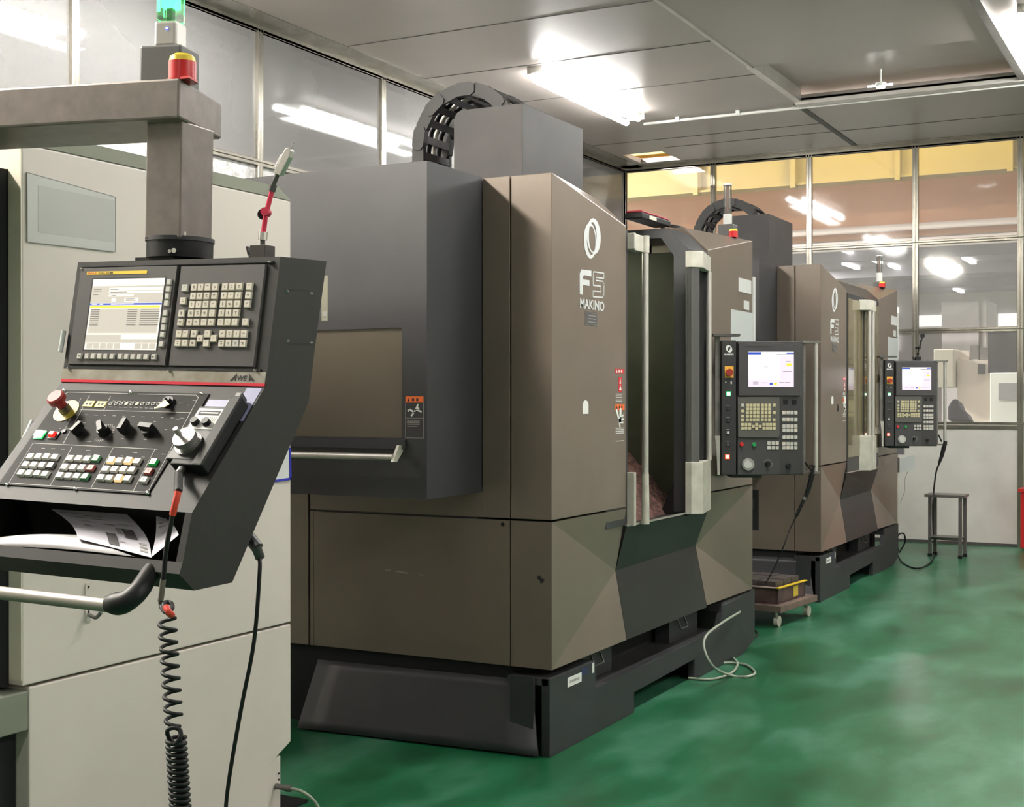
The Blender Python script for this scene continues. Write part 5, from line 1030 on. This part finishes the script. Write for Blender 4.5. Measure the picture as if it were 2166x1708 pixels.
FLB = ['broad bright lamp on the far hall ceiling, left of the farther signal tower', 'small far hall lamp lowest of the group left of the farther signal tower', 'slanting far hall lamp right of the second window post', 'slanting far hall lamp lowest in the rightmost window', 'small far hall lamp just under the upper window rail', 'tiny far hall lamp highest in the rightmost window', 'tiny far hall lamp just right of the farther signal tower']
for li, (x, y) in enumerate(((1848, 549), (1800, 562), (1968, 570), (2028, 614), (1785, 528), (2050, 550), (1895, 565))):
    q = at(x, y, Z=4.86)
    if li == 0: hl.location = (q.x, q.y, 4.88); hl['label'] = FLB[0]
    else: dup(hl, (q.x, q.y, 4.88), FLB[li])
# beams under the far ceiling, trusses behind the left windows
for k in range(5):
    single('roof_beam', MB().box(-30, 20, 22 + 4.2 * k, 22.2 + 4.2 * k, 4.65, 4.9), HALLC, 'grey beam under the far hall ceiling', 'beam', (-5, 22 + 4.2 * k, 4.65), 'far hall beams')
for k in range(3):
    y = 4.6 + k * 4.4
    tr = thing('roof_truss', ('first', 'second', 'third')[k] + ' grey roof truss bracket seen through the left windows, counted from the left', 'truss', (-11.5, y, 4.6), 'trusses outside the left wall')
    MB().box(-13.9, -9.0, y - .08, y + .08, 6.0, 6.25).build('chord', HALLG, tr); MB().box(-12.1, -11.95, y - .06, y + .06, 4.7, 6.0).build('post', HALLG, tr)
    MB().add([Vector(v) for v in ((-12.0, y - .05, 4.75), (-11.85, y - .05, 4.75), (-10.3, y - .05, 6.0), (-10.5, y - .05, 6.0), (-12.0, y + .05, 4.75), (-11.85, y + .05, 4.75), (-10.3, y + .05, 6.0), (-10.5, y + .05, 6.0))], [(0, 1, 2, 3), (7, 6, 5, 4), (0, 4, 5, 1), (1, 5, 6, 2), (2, 6, 7, 3), (3, 7, 4, 0)]).build('strut', HALLG, tr)
single('runway_beam', MB().box(-12.6, -12.3, -6, YB, 4.1, 4.5), HALLG, 'long grey runway beam outside the left windows', 'beam', (-12.4, 4, 4.1))
single('ceiling_yellow_pipe', MB().box(-6.2, -5.0, 13.80, 13.86, 4.45, 4.52), mat('pipe_orange', (226, 150, 40), .5), 'yellow pipe visible through the hole in the ceiling corner', 'pipe', (-5.6, 13.83, 4.45))
# machines behind the lower back windows
Yo = 16.6
def rect(x0, y0, x1, y1, Y, d, mb=None):
    a, b = at(x0, y0, Y=Y), at(x1, y1, Y=Y); return (mb or MB()).box(a.x, b.x, Y, Y + d, b.z, a.z)
lm = thing('lathe', 'beige machine body with a dark hood and white door behind the back window', 'machine', (at(2060, 890, Y=Yo).x, Yo, 0))
a, b = at(2022, 762, Y=Yo), at(2100, 930, Y=Yo)
MB().box(a.x, at(2200, 900, Y=Yo).x, Yo + .1, Yo + 1.4, 0, a.z).build('machine_body', mat('beige_body', (190, 180, 168), .6), lm)
a = at(1978, 740, Y=Yo); b = at(2020, 820, Y=Yo)
MB().box(a.x, b.x, Yo - .1, Yo + .5, b.z, a.z).build('side_cabinet', mat('beige_cabinet', (158, 154, 140), .6), lm, bevel=.01)
rect(2090, 704, 2200, 789, Yo, .8).build('hood', mat('hood_grey', (44, 41, 44), .35), lm)
rect(2094, 789, 2200, 930, Yo - .1, .2).build('white_door', mat('door_white', (206, 208, 200), .6), lm, bevel=.01)
a, b = at(2112, 811, Y=Yo - .105), at(2200, 847, Y=Yo - .105); MB().box(a.x, b.x, Yo - .112, Yo - .10, b.z, a.z).build('door_glass', mat('door_glass', (140, 138, 138), .3), lm)
rect(2052, 731, 2070, 760, Yo + .2, .12).build('motor', STEEL, lm); rect(2072, 736, 2090, 760, Yo + .2, .12).build('pump', STEEL, lm); rect(2020, 742, 2050, 762, Yo + .3, .3).build('rear_cover', mat('rear_beige', (180, 172, 160), .6), lm)
rect(2068, 770, 2084, 792, Yo + .09, .012).build('label_plate', KEYD, lm)
gm = thing('machine_tower', 'tall grey machine column rising behind the middle back window', 'machine', (at(2010, 690, Y=22).x, 22, 0))
MB().box(at(1992, 640, Y=22).x, at(2070, 640, Y=22).x, 22, 23.2, -.02, at(2000, 640, Y=22).z).build('column', mat('column_grey', (158, 154, 154), .6), gm); MB().box(at(2070, 640, Y=22).x, at(2084, 640, Y=22).x, 22.1, 23.2, -.02, at(2070, 634, Y=22).z).build('column_side', mat('column_pale', (182, 176, 172), .6), gm)
BRW = mat('daylit_window', (255, 255, 252), .5, emit=1.3)
for k, (x0, y0, x1, y1) in enumerate(((1941, 668, 2001, 690), (2111, 664, 2160, 690), (1892, 650, 1901, 663), (1892, 708, 1901, 740))):
    o = rect(x0, y0, x1, y1, 43.9, .05).build('window_%d' % (90 + k), BRW, None, Vector((0, 0, 0))); o['kind'] = 'structure'
cl_ = [(2004, 888), (2004, 862), (2012, 848), (2018, 843), (2025, 845), (2032, 862), (2043, 872), (2051, 888)]
P0 = [at(x, y, Y=15.6) for x, y in cl_]
mb = MB().add(P0 + [p + Vector((.02, .25, -.05)) for p in P0], [tuple(range(8)), tuple(range(8, 16))[::-1]] + [(i, (i + 1) % 8, 8 + (i + 1) % 8, 8 + i) for i in range(8)])
o = single('cloth_bundle', mb, mat('dark_cloth', (44, 42, 48), .9, bump=.5, scale=10), 'dark cloth draped over a post low behind the back window', 'cloth', (P0[0].x, 15.6, P0[0].z), bevel=.03)
fix_normals(o)
pp = at(2027, 890, Y=15.7); single('cloth_post', MB().box(pp.x - .25, pp.x + .25, 15.62, 15.83, -.02, P0[0].z - .055), STEEL_D, 'steel post under the dark cloth behind the back window', 'post', (pp.x, 15.7, 0))
